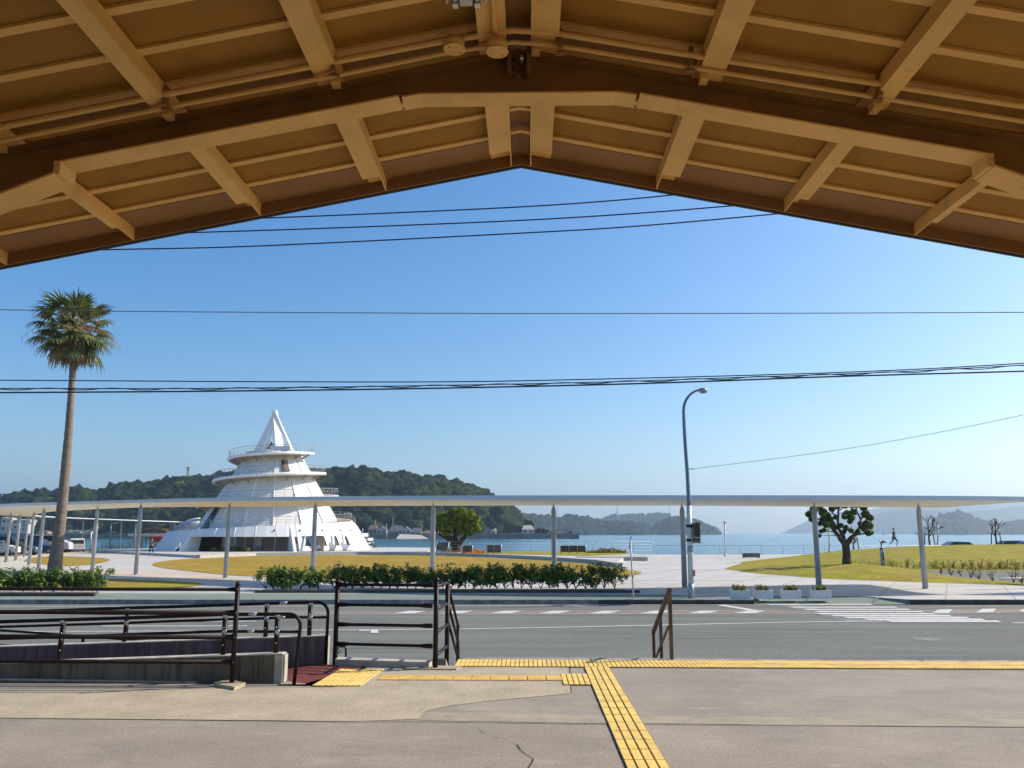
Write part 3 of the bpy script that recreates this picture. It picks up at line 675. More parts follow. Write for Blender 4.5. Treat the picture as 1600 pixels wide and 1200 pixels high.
for s in (-1, 1):
    for yb in battY:
        xe = RX+s*HW; x1 = RX+s*.06
        mb = MB(); mb.extr([(x1, ZD+dz(x1)-.02), (xe, ZD+dz(xe)-.02), (xe, ZD+dz(xe)-.001), (x1, ZD+dz(x1)-.001)], 'y', yb-.03, yb+.03); mb.build('batten', M['cream'], roof, recalc=True)
PB = .1  # purlin depth
for s in (-1, 1):
    for k in range(6):
        xw = RX+s*(.08+1.03*k); FWd = (.165, .14, .1, .045, .04, .04)[k]; xo = xw+s*FWd; zb = ZD-.021-PB+dz(xw)
        mb = MB()
        t_ = .009
        zt = ZD+dz(xw)-.021
        # web with its pointed end up to the fascia
        mb.extr([(YBK, zb), (6.12, zb), (YF-.012, zb-.005), (YF-.012, zt), (YBK, zt)], 'x', xw-s*t_/2, xw+s*t_/2)
        # bottom flange, sloped like the roof, and top flange
        for zz, y1 in ((zb, 6.14), (zt-.012, YF-.02)):
            za = zz; zo = zz+dz(xo)-dz(xw)
            mb.extr([(xw+s*.0046, za), (xo, zo), (xo, zo+.009), (xw+s*.0046, za+.009)], 'y', YBK, y1)
        mb.extr([(xo-s*.008, zb+dz(xo)-dz(xw)+.009), (xo, zb+dz(xo)-dz(xw)+.009), (xo, zb+dz(xo)-dz(xw)+.03), (xo-s*.008, zb+dz(xo)-dz(xw)+.03)], 'y', YBK, 6.12)
        mb.build('purlin', M['cream'], roof, recalc=True)
# ridge cover between the two middle purlins
for s in (-1, 1):   # brown closing plate behind the fascia
    x1 = RX+s*.01; xe = RX+s*HW
    MB().extr([(x1, ZD+dz(x1)-.003), (xe, ZD+dz(xe)-.003), (xe, ZD+dz(xe)-.0235), (x1, ZD+dz(x1)-.0235)], 'y', 6.1, YF-.002).build('closing_plate', M['fascia'], roof, recalc=True)
MB().extr([(RX-.072, ZD-.05), (RX, ZD-.036), (RX+.072, ZD-.05), (RX+.072, ZD-.026), (RX, ZD-.012), (RX-.072, ZD-.026)], 'y', YBK, YF-.01).build('ridge_strip', M['darkbrown'], roof, recalc=True)
for yb in (5.9, 5.55, 5.2):
    mb = MB(); mb.extr([(RX-.074, 4.61), (RX, 4.625), (RX+.074, 4.61), (RX+.074, 4.635), (RX, 4.65), (RX-.074, 4.635)], 'y', yb-.02, yb+.02); mb.build('ridge_clip', M['cream'], roof, recalc=True)
# portal frames
def frame(yc, name='portal_frame'):
    fd = .17; w2 = .085; zt0 = ZD-.021-PB-.004
    mb = MB(); bt = MB()
    for s in (-1, 1):
        xe = RX+s*HW*.96; xr = RX
        T = lambda x, o: zt0+dz(x)+o
        mb.extr([(xr, T(xr, -fd+.013)), (xe, T(xe, -fd+.013)), (xe, T(xe, 0)), (xr, T(xr, 0))], 'y', yc-.006, yc+.006)
        mb.extr([(xr, T(xr, -.012)), (xe, T(xe, -.012)), (xe, T(xe, 0)), (xr, T(xr, 0))], 'y', yc-w2, yc+w2)
        bx0 = RX+s*.75; bx1 = RX+s*2.84
        bt.extr([(bx0, T(bx0, -fd)), (bx1, T(bx1, -fd)), (bx1, T(bx1, -fd+.012)), (bx0, T(bx0, -fd+.012))], 'y', yc-w2, yc+w2)
        # haunch
        hx0 = RX+s*2.86; hx1 = RX+s*4.8
        mb.extr([(hx0, T(hx0, -fd-.075)), (hx1, T(hx0, -fd)-.85), (hx1, T(hx1, -fd+.05)), (hx0, T(hx0, -fd+.05))], 'y', yc-.0045, yc+.0045)
        bt.extr([(hx0, T(hx0, -fd-.085)), (hx1, T(hx0, -fd)-.87), (hx1, T(hx0, -fd)-.855), (hx0, T(hx0, -fd-.07))], 'y', yc-.105, yc+.105)
        bt.extr([(hx0-s*.03, T(hx0, -fd-.078)), (hx0+s*.01, T(hx0, -fd-.078)), (hx0+s*.012, T(hx0, -fd+.01)), (hx0-s*.03, T(hx0, -fd+.01))], 'y', yc-.09, yc+.09)
        # column, outside the picture
        mb.box((min(RX+s*4.72, RX+s*4.9), yc-.1, 0), (max(RX+s*4.72, RX+s*4.9), yc+.1, T(RX+s*4.9, -fd)))
    # gusset in the middle with its flat flange
    zg = 4.292; gx = .73
    mb.extr([(RX-gx, zg+.012), (RX+gx, zg+.012), (RX+gx*.95, zt0-fd-SL*gx*.95+.02), (RX, zt0-fd+.04), (RX-gx*.95, zt0-fd-SL*gx*.95+.02)], 'y', yc-.0062, yc+.0062)
    bt.box((RX-gx+.121, yc-.08, zg-.001), (RX+gx-.121, yc+.08, zg+.0105))
    for s in (-1, 1):
        bt.extr([(RX+s*(gx-.12), zg-.001), (RX+s*(gx), zg-.022), (RX+s*gx, zg-.010), (RX+s*(gx-.12), zg+.011)], 'y', yc-.08, yc+.08)
    w_ = mb.build(name, M['darkbrown'], roof, recalc=True); b_ = bt.build('bottom_flange', M['cream'], w_, recalc=True)
    return w_
fr1 = frame(4.83)
bs = MB()
for s in (-1, 1): bs.box((RX+s*.06-.012, 4.73, 4.42), (RX+s*.06+.012, 4.825, 4.6))
bs.build('stiffener', M['darkbrown'], fr1)
bl = MB(); 
for s in (-1, 1):
    for k in range(3): MB().cyl((RX+s*.03, 4.73+.0, 4.38+k*.06), .009, .014, 6).build('bolt', M['black'], fr1)
frame(.4)
# cleats where the purlins sit on the frame
for s in (-1, 1):
    for k in range(5):
        xw = RX+s*(.08+1.03*k); zb = ZD-.021-PB+dz(xw)
        MB().box((xw-.05 if s < 0 else xw-.0, 4.66, zb-.05), (xw+.0 if s < 0 else xw+.05, 4.742, zb-.004)).build('cleat', M['cream'], roof)
# conduits along the frame
def cond(px, name, label, rad, Yc=4.6):
    t = thing(name, atY(*px[len(px)//2], Yc), label, 'conduit', 'conduits along the porch frame')
    pts = [atY(x, y, Yc) for x, y in px]
    mb = MB(); mb.tube(pts, rad, 12); p = mb.build('pipe', M['cream'], t)
    return t, pts
c1, p1 = cond([(-450,287),(0,199),(250,149),(530,95),(680,66.5),(740,57),(775,50),(800,47.5),(850,49.5),(900,56.5),(1080,86),(1350,127),(1600,166),(2050,240)], 'conduit', 'thicker ochre conduit, upper of the two pipes running across the porch frame', .0185, 4.55)
c2, p2 = cond([(-450,309),(0,221),(265,167),(530,117),(690,84),(740,76),(770,72),(800,66),(850,69),(900,76),(1080,105.5),(1350,149),(1600,190),(2050,263)], 'conduit', 'thinner ochre conduit, lower of the two pipes running across the porch frame', .014, 4.62)
c2['group'] = 'conduits along the porch frame'
for (px, py, cc, nm) in ((710, 69, c1, 0), (777, 73, c2, 0)):
    v = atY(px, py, 4.55); mb = MB(); mb.cyl(v-Vector((0, 0, .03)), .062, .06, 20); b_ = mb.build('junction_box', M['cream'], cc)
    MB().cyl(v-Vector((0, 0, .037)), .067, .008, 20).build('lid', M['cream'], b_)
    for sg in (-1, 1): MB().blob(v+Vector((.03*sg, .03*sg, -.039)), .004, 1, 0).build('screw', M['black'], b_)
t = thing('conduit', atY(775, 10, 4.2), 'short conduit running from the ridge light to the junction box', 'conduit')
q = [Vector((-.185, y, z)) for y, z in ((.4, 4.55), (3.9, 4.55), (4.4, 4.55), (4.53, 4.56), (4.56, 4.6))]
MB().tube(q, .017, 10).build('pipe', M['cream'], t)
for px, py in ((523, 97), (1078, 90), (262, 150), (1370, 135), (875, 62)):   # pipe clips
    v = atY(px, py, 4.6)
    mb = MB(); mb.box((v.x-.012, 4.55, v.z-.08), (v.x+.012, 4.6, v.z+.045)); mb.box((v.x-.03, 4.56, v.z-.012), (v.x+.03, 4.59, v.z+.0)); mb.box((v.x-.03, 4.59, v.z-.09), (v.x+.03, 4.63, v.z-.08)); mb.build('clip', M['darkbrown'], c1)
v = atY(815, 97, 4.72); MB().tube([v, v+Vector((0, -.05, .01))], .012, 8).build('bolt_end', M['steel'], roof)
# fluorescent light under the ridge, cut by the top of the picture
v = atY(730, 14, 4.27)
t = thing('strip_light', (v.x, 3.7, v.z+.04), 'white twin tube strip light under the ridge, cut off by the top of the picture', 'light')
x0 = v.x; zf = v.z
mb = MB(); mb.extr([(x0-.115, zf+.0), (x0-.085, zf+.055), (x0+.085, zf+.055), (x0+.115, zf), (x0+.105, zf+.0), (x0+.078, zf+.045), (x0-.078, zf+.045), (x0-.105, zf+.0)], 'y', 3.0, 4.22); mb.box((x0-.035, 3.0, zf-.02), (x0+.035, 4.215, zf+.044)); mb.build('housing', M['fixture'], t, recalc=True)
for s in (-1, 1):
    mb = MB(); mb.tube([(x0+s*.062, 3.03, zf-.003), (x0+s*.062, 4.19, zf-.003)], .015, 12); tb = mb.build('tube', M['tube'], t)
    mb = MB(); mb.box((x0+s*.062-.016, 4.19, zf-.022), (x0+s*.062+.016, 4.235, zf+.044)); mb.tube([(x0+s*.062, 4.19, zf-.003), (x0+s*.062, 4.245, zf-.003)], .019, 12); mb.build('tube_holder', M['steel'], tb)
for yh in (3.3, 4.1): MB().tube([(x0, yh, zf+.05), (x0, yh, zf+.4)], .01, 8).build('hanger', M['cream'], t)
# cobweb/torn strip hanging at a purlin end
for px, py in ((606, 258), (1016, 245)):
    v = atY(px, py, 6.3); mb = MB(); mb.tube([v, v+Vector((.01, 0, -.04)), v+Vector((-.01, 0, -.07)), v+Vector((.015, 0, -.12))], [.006, .004, .005, .002], 5)
    mb.build('peeling_strip', M['cream'], roof)

# ================================================================ OVERHEAD WIRES
def wire(px, Yw, rad, label, mt=M['wire'], grp='overhead wires across the sky', ext=True):
    P_ = [atY(x, y, Yw) for x, y in px]
    if ext:
        P_ = [P_[0]+(P_[0]-P_[1])*1.2]+P_+[P_[-1]+(P_[-1]-P_[-2])*1.2]
    # resample with a Catmull curve
    pts = []
    for i in range(len(P_)-1):
        a, b_, c, d = P_[max(i-1, 0)], P_[i], P_[i+1], P_[min(i+2, len(P_)-1)]
        for k in range(8):
            t_ = k/8; pts.append(.5*((2*b_)+(c-a)*t_+(2*a-5*b_+4*c-d)*t_*t_+(3*b_-a-3*c+d)*t_**3))
    pts.append(P_[-1])
    mb = MB(); mb.tube(pts, rad, 6); o = mb.build('overhead_wire', mt); return tag(o, label, 'wire', grp)
wire([(380,342),(560,335),(800,324),(950,314),(1080,302)], 15, .013, 'uppermost of the three wires just under the roof edge')
wire([(265,364.5),(500,357),(800,345),(1000,333),(1170,319.5)], 15, .013, 'middle of the three wires just under the roof edge')
wire([(150,390.5),(400,384.5),(800,365),(1000,353),(1250,331)], 15, .013, 'lowest of the three wires just under the roof edge')
wire([(0,484),(200,486.5),(500,488.5),(800,489.8),(1200,489.5),(1600,488)], 20, .011, 'lone level wire across the sky at the height of the palm crown', M['wiregrey'])
wire([(0,594),(400,596.3),(700,596.5),(950,592),(1250,584),(1450,576),(1600,567.5)], 18, .013, 'thin upper cable of the lower bundle, crossing in front of the palm trunk')
o = wire([(0,607),(300,607),(600,603.5),(900,598),(1150,590),(1400,581),(1600,570.5)], 18.3, .012, 'wavy wrapped cable in the middle of the lower bundle')
mb = MB(); tw = []
for i in range(0, 420):
    x = -60+i*4.1; y = lerp([(0,607.8),(300,608),(600,604.5),(900,599),(1150,591),(1400,582),(1600,572)], x)+1.5*math.sin(x/16)
    tw.append(atY(x, y, 18.3))
mb.tube(tw, .011, 6); mb.build('wrap', M['wire'], o)
wire([(0,613.5),(300,611.5),(600,608),(900,602),(1100,596),(1300,588.5),(1600,580)], 18.6, .019, 'thickest lowest cable of the lower bundle')

# ================================================================ CANOPY (long curved flat roof on poles)
def catmull(P_, n_=8):
    pts = []
    for i in range(len(P_)-1):
        a, b_, c, d = P_[max(i-1, 0)], P_[i], P_[i+1], P_[min(i+2, len(P_)-1)]
        for k in range(n_):
            t_ = k/n_; pts.append(.5*((2*b_)+(c-a)*t_+(2*a-5*b_+4*c-d)*t_*t_+(3*b_-a-3*c+d)*t_**3))
    pts.append(P_[-1]); return pts
near_px = [(1790,780,3.01),(1600,776,3.01),(1400,774.3,3.01),(1100,773.8,3.02),(800,774,3.09),(600,774.8,3.22),(480,775.8,3.3),(350,777.5,3.36),(240,780,3.43),(120,783.7,3.49),(0,787.5,3.54)]
near = [at(*p[:2], p[2]) for p in near_px]+[Vector((-45.5, 66, 3.6)), Vector((-51, 76, 3.6)), Vector((-56.5, 90, 3.6)), Vector((-59.5, 105, 3.6)), Vector((-60.5, 122, 3.6)), Vector((-60.5, 139, 3.6))]
far_px = [(1792,780,2.9),(1600,784.5,2.82),(1500,791,2.8),(1436,793,2.78),(1100,790.5,2.77),(800,790,2.79),(600,790.5,2.915),(480,791.2,2.98),(350,792,3.04),(217,793,3.12),(88,799,3.1)]
farp = [at(*p[:2], p[2]) for p in far_px]+[Vector((-37.5, 64, 3.1)), Vector((-43.5, 73, 3.15)), Vector((-48.5, 84, 3.2)), Vector((-51.8, 98, 3.25)), Vector((-53.2, 118, 3.25)), Vector((-54, 139, 3.25))]
NC = catmull(near); FC = catmull(farp); n_ = len(NC)
def zb(v): return v
canopy = thing('canopy', (0, 35, 3), 'long white flat canopy on thin poles curving round the plaza', 'canopy')
top, und, edg = MB(), MB(), MB()
TH = .17
for i in range(n_):
    a, c = NC[i], FC[i]; zu = c.z
    inn = a+(c-a)*.06
    top.v += [Vector((a.x, a.y, a.z)), Vector((c.x, c.y, zu+TH*.5))]
    und.v += [Vector((a.x, a.y, a.z-TH)), Vector((c.x, c.y, zu))]
    edg.v += [Vector((a.x, a.y, a.z-TH)), Vector((a.x, a.y, a.z)), Vector((c.x, c.y, zu)), Vector((c.x, c.y, zu+TH*.5))]
for i in range(n_-1):
    top.f.append([2*i, 2*i+1, 2*i+3, 2*i+2]); top.sm.append(False)
    und.f.append([2*i, 2*i+2, 2*i+3, 2*i+1]); und.sm.append(False)
    edg.f.append([4*i, 4*i+1, 4*i+5, 4*i+4]); edg.sm.append(False); edg.f.append([4*i+2, 4*i+6, 4*i+7, 4*i+3]); edg.sm.append(False)
top.build('top_sheet', M['canopy'], canopy); edg.build('edge', M['canopyedge'], canopy)
# soffit joints, in the soffit's own mesh
nsf = len(und.f)
for i in range(2, n_-1, 2):
    a, c = NC[i], FC[i]; d = (NC[i+1]-NC[i-1]).normalized()*.02
    p = Vector((a.x, a.y, a.z-TH-.006)); q = Vector((c.x, c.y, c.z-.006)); und.add([p-d, p+d, q+d, q-d], [(0,1,2,3)])
so_ = und.build('soffit', M['canopyund'], canopy); so_.data.materials.append(mat('soffit_joint', (.36, .34, .3), .8))
for p_ in so_.data.polygons[nsf:]: p_.material_index = 1
cols_px = [(866,918),(1070,919),(1280,921),(1446,920),(675,914.5),(488,908),(352,903),(212,898),(144,892),(60,888),(45,883),(9,879),(24,876),(38,870)]
cpos = [at(x, y, ZP) for x, y in cols_px]+[Vector((-52.5, 101, ZP)), Vector((-55.5, 104, ZP)), Vector((-54.5, 116, ZP)), Vector((-57.5, 118, ZP)), Vector((-55, 130, ZP)), Vector((-58.5, 131, ZP)), Vector((22, 36, ZP))]
for v in cpos:
    bst = min(((NC[i].lerp(FC[i], k/8)-v).xy.length, i, k/8) for i in range(n_) for k in range(9)); a, c = NC[bst[1]], FC[bst[1]]; h_ = (a.z-TH)+(c.z-a.z+TH)*bst[2]-.02
    mb = MB(); mb.tube([v, (v.x, v.y, h_-.28), (v.x, v.y, h_-.1)], [.115, .105, .055], 14); p = mb.build('pole', M['pole'], canopy)
    MB().tube([(v.x, v.y, h_-.1), (v.x, v.y, h_+.02)], .035, 8).build('pole_head', M['steel'], p)
    MB().cyl(v, .15, .02, 14).build('base_ring', M['polewhite'], p)

# ================================================================ STREET LAMP
b0 = at(1080.5, 935, ZP); YL = b0.y
t = thing('street_lamp', tuple(b0), 'tall curved street lamp with an oval head, signs clamped to its pole', 'street lamp')
pts = [b0]+[atY(x, y, YL) for x, y in ((1078, 845), (1076.5, 790))]
MB().tube(pts, [.1, .095, .088], 14).build('lower_pole', M['polewhite'], t)
arm = [atY(x, y, YL) for x, y in ((1076.5, 790), (1074, 740), (1070.5, 690), (1068.5, 652), (1068.3, 641), (1069.5, 632), (1073, 623.5), (1079, 616), (1086, 611.5), (1092, 609.5))]
arm[0].z += .002
MB().tube(catmull(arm, 4), [.072-.037*i/(len(catmull(arm, 4))-1) for i in range(len(catmull(arm, 4)))], 12).build('upper_pole', mat('blue_grey_pole', (.13, .19, .27), .4, metal=.3), t)
h_ = atY(1098, 610, YL); mb = MB(); mb.blob(h_, .17, 2, 0, 0, (1.1, .9, .62)); hd = mb.build('lamp_head', M['pole'], t)
mb = MB(); mb.blob(h_+Vector((.02, 0, -.045)), .15, 2, 0, 0, (1, .85, .5)); mb.build('lens', M['glass2'], hd)
a, c = atY(1083.5, 817, YL), atY(1092.5, 847, YL)
sb = MB().box((a.x, YL-.25, c.z), (c.x, YL+.25, a.z)).build('sign_box', add_noise_layer(mat('sign_face', (.045, .035, .035), .5, var=.3), (.3, .12, .05), 6, .5, .62), t)
mb = MB(); mb.box((a.x-.01, YL-.27, a.z), (c.x+.01, YL+.27, a.z+.04)); mb.box((a.x-.01, YL-.27, c.z-.04), (c.x+.01, YL+.27, c.z)); mb.box((a.x-.005, YL-.27, c.z+.14), (c.x+.005, YL+.27, c.z+.18)); mb.build('sign_frame', M['pole'], sb)
for y in (822, 844):
    p, q = atY(1077, y, YL), atY(1085, y, YL); mb = MB(); mb.tube([p, q], .025, 8); mb.tube([p-Vector((0,0,.05)), p+Vector((0,0,.05))], .108, 14); mb.build('bracket', M['black'], t)
for y0, y1 in ((853, 862), (912, 934)):
    p, q = atY(1078.6+(y0-853)*.02, y1, YL), atY(1078.6+(y0-853)*.02, y0, YL); MB().tube([p, q], .104, 14).build('wrap', M['pole'], t)
a = atY(1084, 900, YL); MB().box((a.x-.03, YL-.14, a.z), (a.x+.03, YL+.02, a.z+.22)).build('small_plate', M['orange'], t)
p = atY(1074, 733, YL); q = atY(1083, 732.5, YL); MB().tube([p, q, q+Vector((.02, 0, -.03))], .02, 6).build('wire_hook', M['pole'], t)
wv = [atY(1083, 732.5, YL), atY(1200, 718, YL-1), atY(1330, 700, YL-2.5), atY(1470, 675, YL-4), atY(1600, 648, YL-5.5), atY(1800, 602, YL-7.5)]
tag(MB().tube(catmull(wv, 6), .008, 5).build('overhead_wire', M['wiregrey']), 'thin wire rising to the right from the street lamp pole', 'wire')

# ================================================================ SIGN POSTS, PLANTERS, BENCH, SMALL LAMPS
b0 = at(990, 937, ZP-.02); Yc = b0.y
t = thing('road_sign', tuple(b0), 'thin white post with a blue sign seen almost edge on beside the hedge', 'road sign')
p = atY(985.5, 838, Yc)
MB().tube([b0, (b0.x-.06, Yc, p.z-.1)], .028, 10).build('post', M['polewhite'], t)
MB().tube([(b0.x-.008, Yc, b0.z+.75), (b0.x-.01, Yc, b0.z+.85)], .031, 10).build('red_band', M['redthing'], t)
a = atY(981.5, 857, Yc); c = atY(989, 857, Yc)
sg = MB(); m0 = (a+c)/2; d = Vector((.035, .22, 0))*1.0
d = (Vector(((c.x-a.x)/2, .3, 0)))
sg.add([m0-d+Vector((-.01,0,0)), m0+d+Vector((-.01,0,0)), m0+d*.9+Vector((-.01,0,.02)), Vector((p.x-.01, Yc, p.z)), m0-d+Vector((.012,0,0)), m0+d+Vector((.012,0,0)), m0+d*.9+Vector((.012,0,.02)), Vector((p.x+.012, Yc, p.z))],
       [(0,1,3),(4,7,5),(0,4,5,1),(1,5,7,3),(0,3,7,4)])
sg.build('sign_plate', M['blue'], t, recalc=True)
sg = MB(); ps = Vector((-.0, 0, .08)); sg.box((m0.x-.03, m0.y-.07, m0.z+.09), (m0.x+.03, m0.y+.05, m0.z+.1)); sg.build('sign_symbol', M['white'], t)

def planter(px, label, k, par=None):
    v = at(px, 936.5, ZP); t = thing('planter', tuple(v), label, 'planter', 'planters lined up before the crossing')
    rr = random.Random(k); w_ = .62; mb = MB(); y0, y1 = v.y+.05, v.y+.5; x0, x1 = v.x-w_/2, v.x+w_/2; z0 = ZP+.004; z1 = ZP+.3
    mb.add([(x0+.02, y0+.02, z0), (x1-.02, y0+.02, z0), (x1-.02, y1-.02, z0), (x0+.02, y1-.02, z0), (x0, y0, z1), (x1, y0, z1), (x1, y1, z1), (x0, y1, z1), (x0+.04, y0+.04, z1), (x1-.04, y0+.04, z1), (x1-.04, y1-.04, z1), (x0+.04, y1-.04, z1), (x0+.04, y0+.04, z1-.04), (x1-.04, y0+.04, z1-.04), (x1-.04, y1-.04, z1-.04), (x0+.04, y1-.04, z1-.04)],
           [(0,1,5,4),(1,2,6,5),(2,3,7,6),(3,0,4,7),(4,5,9,8),(5,6,10,9),(6,7,11,10),(7,4,8,11),(8,9,13,12),(9,10,14,13),(10,11,15,14),(11,8,12,15)])
    mb.build('box', M['planter'], t)
    MB().sheet([(x0+.04, y0+.04), (x1-.04, y0+.04), (x1-.04, y1-.04), (x0+.04, y1-.04)], z1-.03).build('soil', M['soil'], t)
    pm = MB()
    for i in range(26):
        bx = rr.uniform(x0+.1, x1-.1); by = rr.uniform(y0+.08, y1-.08); hh = rr.uniform(.1, .24)
        for j in range(5):
            a_ = rr.uniform(0, 6.28); tip = Vector((bx+math.cos(a_)*hh*.45, by+math.sin(a_)*hh*.45, z1-.03+hh)); s_ = Vector((-math.sin(a_), math.cos(a_), 0))*.022
            bb = Vector((bx, by, z1-.04)); md_ = (bb+tip)/2+Vector((0,0,.01)); pm.add([bb-s_*.6, bb+s_*.6, md_+s_, tip, md_-s_], [(0,1,2,3,4)])
    pm.build('succulent', M['succ'], t)
for k, (x, l_) in enumerate(((1160, 'white planter with a low wide succulent, leftmost of the four in the canopy shade'), (1196, 'white planter with a sparse spiky plant, second from the left of the four'), (1240, 'white planter with a yellowish succulent, third from the left of the four'), (1287, 'white planter at the foot of a canopy pole, rightmost of the four'))):
    planter(x, l_, k)
v = at(1174, 871.5, ZP); t = thing('bench', tuple(v), 'low grey stone bench near the sea railing', 'bench')
MB().box((v.x-.75, v.y-.25, ZP+.05), (v.x+.75, v.y+.25, ZP+.42)).build('seat', M['wallconc'], t)
for s in (-1, 1): MB().box((v.x+s*.68-.06, v.y-.22, ZP), (v.x+s*.68+.06, v.y+.22, ZP+.05)).build('leg', M['kerb'], t)
def small_lamp(px, pyb, pyt, z, label):
    v = at(px, pyb, z); tp = atY(px-.6, pyt, v.y); t = thing('park_lamp', tuple(v), label, 'lamp post', 'slim white park lamps')
    MB().tube([v, tp], .075, 10).build('post', M['polewhite'], t); MB().cyl(v, .13, .25, 10).build('base', M['polewhite'], t)
    hd = MB(); hd.cyl(tp-Vector((0,0,.05)), .16, .14, 12); hd.cyl(tp+Vector((0,0,.09)), .19, .06, 12, .12); hd.build('lamp_head', M['polewhite'], t)
small_lamp(1133, 869, 817, ZP, 'slim white lamp post by the sea railing, right of the street lamp')
small_lamp(1465.5, 851.5, 817.5, .42, 'slim white lamp post on top of the grass bank between two bare trees')
small_lamp(1296, 863, 826, -.2, 'slim pale lamp post partly behind the spreading tree on the right')
# bottle shaped trail post on the mound
v = at(1380, 886, -.4); Yp = v.y; t = thing('trail_post', tuple(v), 'stubby grey bollard sign with a small ornament on top, on the grass mound', 'bollard')
MB().tube([v, v+Vector((0,0,.95)), v+Vector((0,0,1.12)), v+Vector((0,0,1.2))], [.13, .13, .09, .05], 14).build('body', M['pole'], t)
lt = MB()
for k in range(5): lt.box((v.x-.045, Yp-.137, .42+.1*k-.65-.1+.35), (v.x+.045, Yp-.127, .42+.1*k-.65-.03+.35))
lt.build('lettering', M['black'], t)
MB().tube([v+Vector((0,0,1.05)), v+Vector((0,0,1.13))], .11, 12).build('black_band', M['black'], t)
q = v+Vector((0,0,1.2)); MB().tube([q, q+Vector((-.02,0,.2)), q+Vector((.1,0,.3)), q+Vector((.28,0,.26))], [.03,.05,.08,.03], 8).build('ornament', M['bark'], t)
MB().tube([q+Vector((-.02,0,.2)), q+Vector((-.12,0,.36))], [.025, .012], 6).build('ornament_arm', M['bark'], t)

# ================================================================ WHITE SPIRAL TOWER
TY = 103.6; tc_ = atY(421, 862, TY); TX = tc_.x
tower = thing('spiral_tower', (TX, TY, ZT), 'white conical tower wrapped by a spiral walkway, topped by an open pyramid of fins', 'tower')
ZAP = 16.9
Rc = lambda z: .585*(ZAP-z)
def zh(th):
    """height of the walkway; th = 0 on the right, 90 deg = far side, grows upwards; negative turns lie below"""
    pts = [(-2.55*math.pi, -.1), (-2*math.pi-math.pi/2-.35, .3), (-2*math.pi+0.0, 3.0)]
    return lerp([(-3*math.pi, 1.45), (-2.5*math.pi, 2.25), (-2*math.pi, 3.0), (-math.pi, 4.75), (0, 6.1), (math.pi, 7.75), (2*math.pi, 9.0), (3*math.pi, 10.55), (4*math.pi, 11.5)], th)
def ro(th): return Rc(zh(th))+1.75
NS = 16; ph0 = R(-4-90)
# faceted cone body
body = MB(); seam = MB(); levels = [ZT, 11.6]
for k in range(NS):
    a0 = ph0+2*math.pi*k/NS; a1 = ph0+2*math.pi*(k+1)/NS
    for z0, z1 in ((1.35, 11.6),):
        vs = [(TX+Rc(z0)*math.cos(a0), TY+Rc(z0)*math.sin(a0), z0), (TX+Rc(z0)*math.cos(a1), TY+Rc(z0)*math.sin(a1), z0), (TX+Rc(z1)*math.cos(a1), TY+Rc(z1)*math.sin(a1), z1), (TX+Rc(z1)*math.cos(a0), TY+Rc(z1)*math.sin(a0), z1)]
        body.add(vs, [(0,1,2,3)])
    seam.tube([(TX+(Rc(1.4)+.0)*math.cos(a0), TY+Rc(1.4)*math.sin(a0), 1.4), (TX+Rc(11.5)*math.cos(a0), TY+Rc(11.5)*math.sin(a0), 11.5)], [.1, .05], 5)
cone = body.build('cone_body', M['tower'], tower); seam.build('seams', M['towerseam'], cone)
# walkway slabs, one ribbon per level, with rim, brackets below and guard rail
def ribbon(t0, t1, outer, th_, nseg=44):
    fl, rim, und = MB(), MB(), MB()
    for i in range(nseg+1):
        th = t0+(t1-t0)*i/nseg; z = zh(th); c_, s_ = math.cos(th), math.sin(th); r1 = Rc(z)-.05; r2 = outer(th)
        fl.v += [Vector((TX+r1*c_, TY+r1*s_, z)), Vector((TX+r2*c_, TY+r2*s_, z))]
        und.v += [Vector((TX+(Rc(z-.45)-.1)*c_, TY+(Rc(z-.45)-.1)*s_, z-.42)), Vector((TX+(r2-.08)*c_, TY+(r2-.08)*s_, z-.16))]
        if i < nseg:
            fl.f.append([2*i, 2*i+1, 2*i+3, 2*i+2]); fl.sm.append(True); und.f.append([2*i, 2*i+2, 2*i+3, 2*i+1]); und.sm.append(True)
    rim.tube([(TX+outer(t0+(t1-t0)*i/nseg)*math.cos(t0+(t1-t0)*i/nseg), TY+outer(t0+(t1-t0)*i/nseg)*math.sin(t0+(t1-t0)*i/nseg), zh(t0+(t1-t0)*i/nseg)-.08) for i in range(nseg+1)], .19, 8)
    f = fl.build('walkway', M['towerdeck'], tower); und.build('walkway_soffit', M['soffittan'], f); rim.build('walkway_rim', M['towerseam'], f)
    br = MB()
    for i in range(int((t1-t0)/R(22.5))):
        th = t0+R(11)+i*R(22.5); z = zh(th); c_, s_ = math.cos(th), math.sin(th)
        br.bar((TX+(Rc(z-1)-.0)*c_, TY+(Rc(z-1))*s_, z-.75), (TX+(outer(th)-.2)*c_, TY+(outer(th)-.2)*s_, z-.22), .12, .16)
    br.build('bracket', M['towerdeck'], f)
    gr = MB(); n_ = int((t1-t0)/R(7))
    for hh, rr in ((.95, .028), (.62, .014), (.32, .014)):
        gr.tube([(TX+(outer(t0+(t1-t0)*i/n_)-.02)*math.cos(t0+(t1-t0)*i/n_), TY+(outer(t0+(t1-t0)*i/n_)-.02)*math.sin(t0+(t1-t0)*i/n_), zh(t0+(t1-t0)*i/n_)+hh) for i in range(n_+1)], rr, 5)
    for i in range(n_+1):
        th = t0+(t1-t0)*i/n_; p = Vector((TX+(outer(th)-.02)*math.cos(th), TY+(outer(th)-.02)*math.sin(th), zh(th))); gr.tube([p, p+Vector((0, 0, .95))], .024, 5)
    gr.build('guard_rail', mat('rail_grey_%d' % int(t1*10), (.3, .31, .32), .4, metal=.4), f)
for t0, t1 in ((2.0*math.pi-.0, 4*math.pi), (0, 2*math.pi), (-2*math.pi, 0)):
    if t0 == 2*math.pi: ribbon(t0, t1+.0, ro, 0)
    else: ribbon(t0, t1, ro, 0)
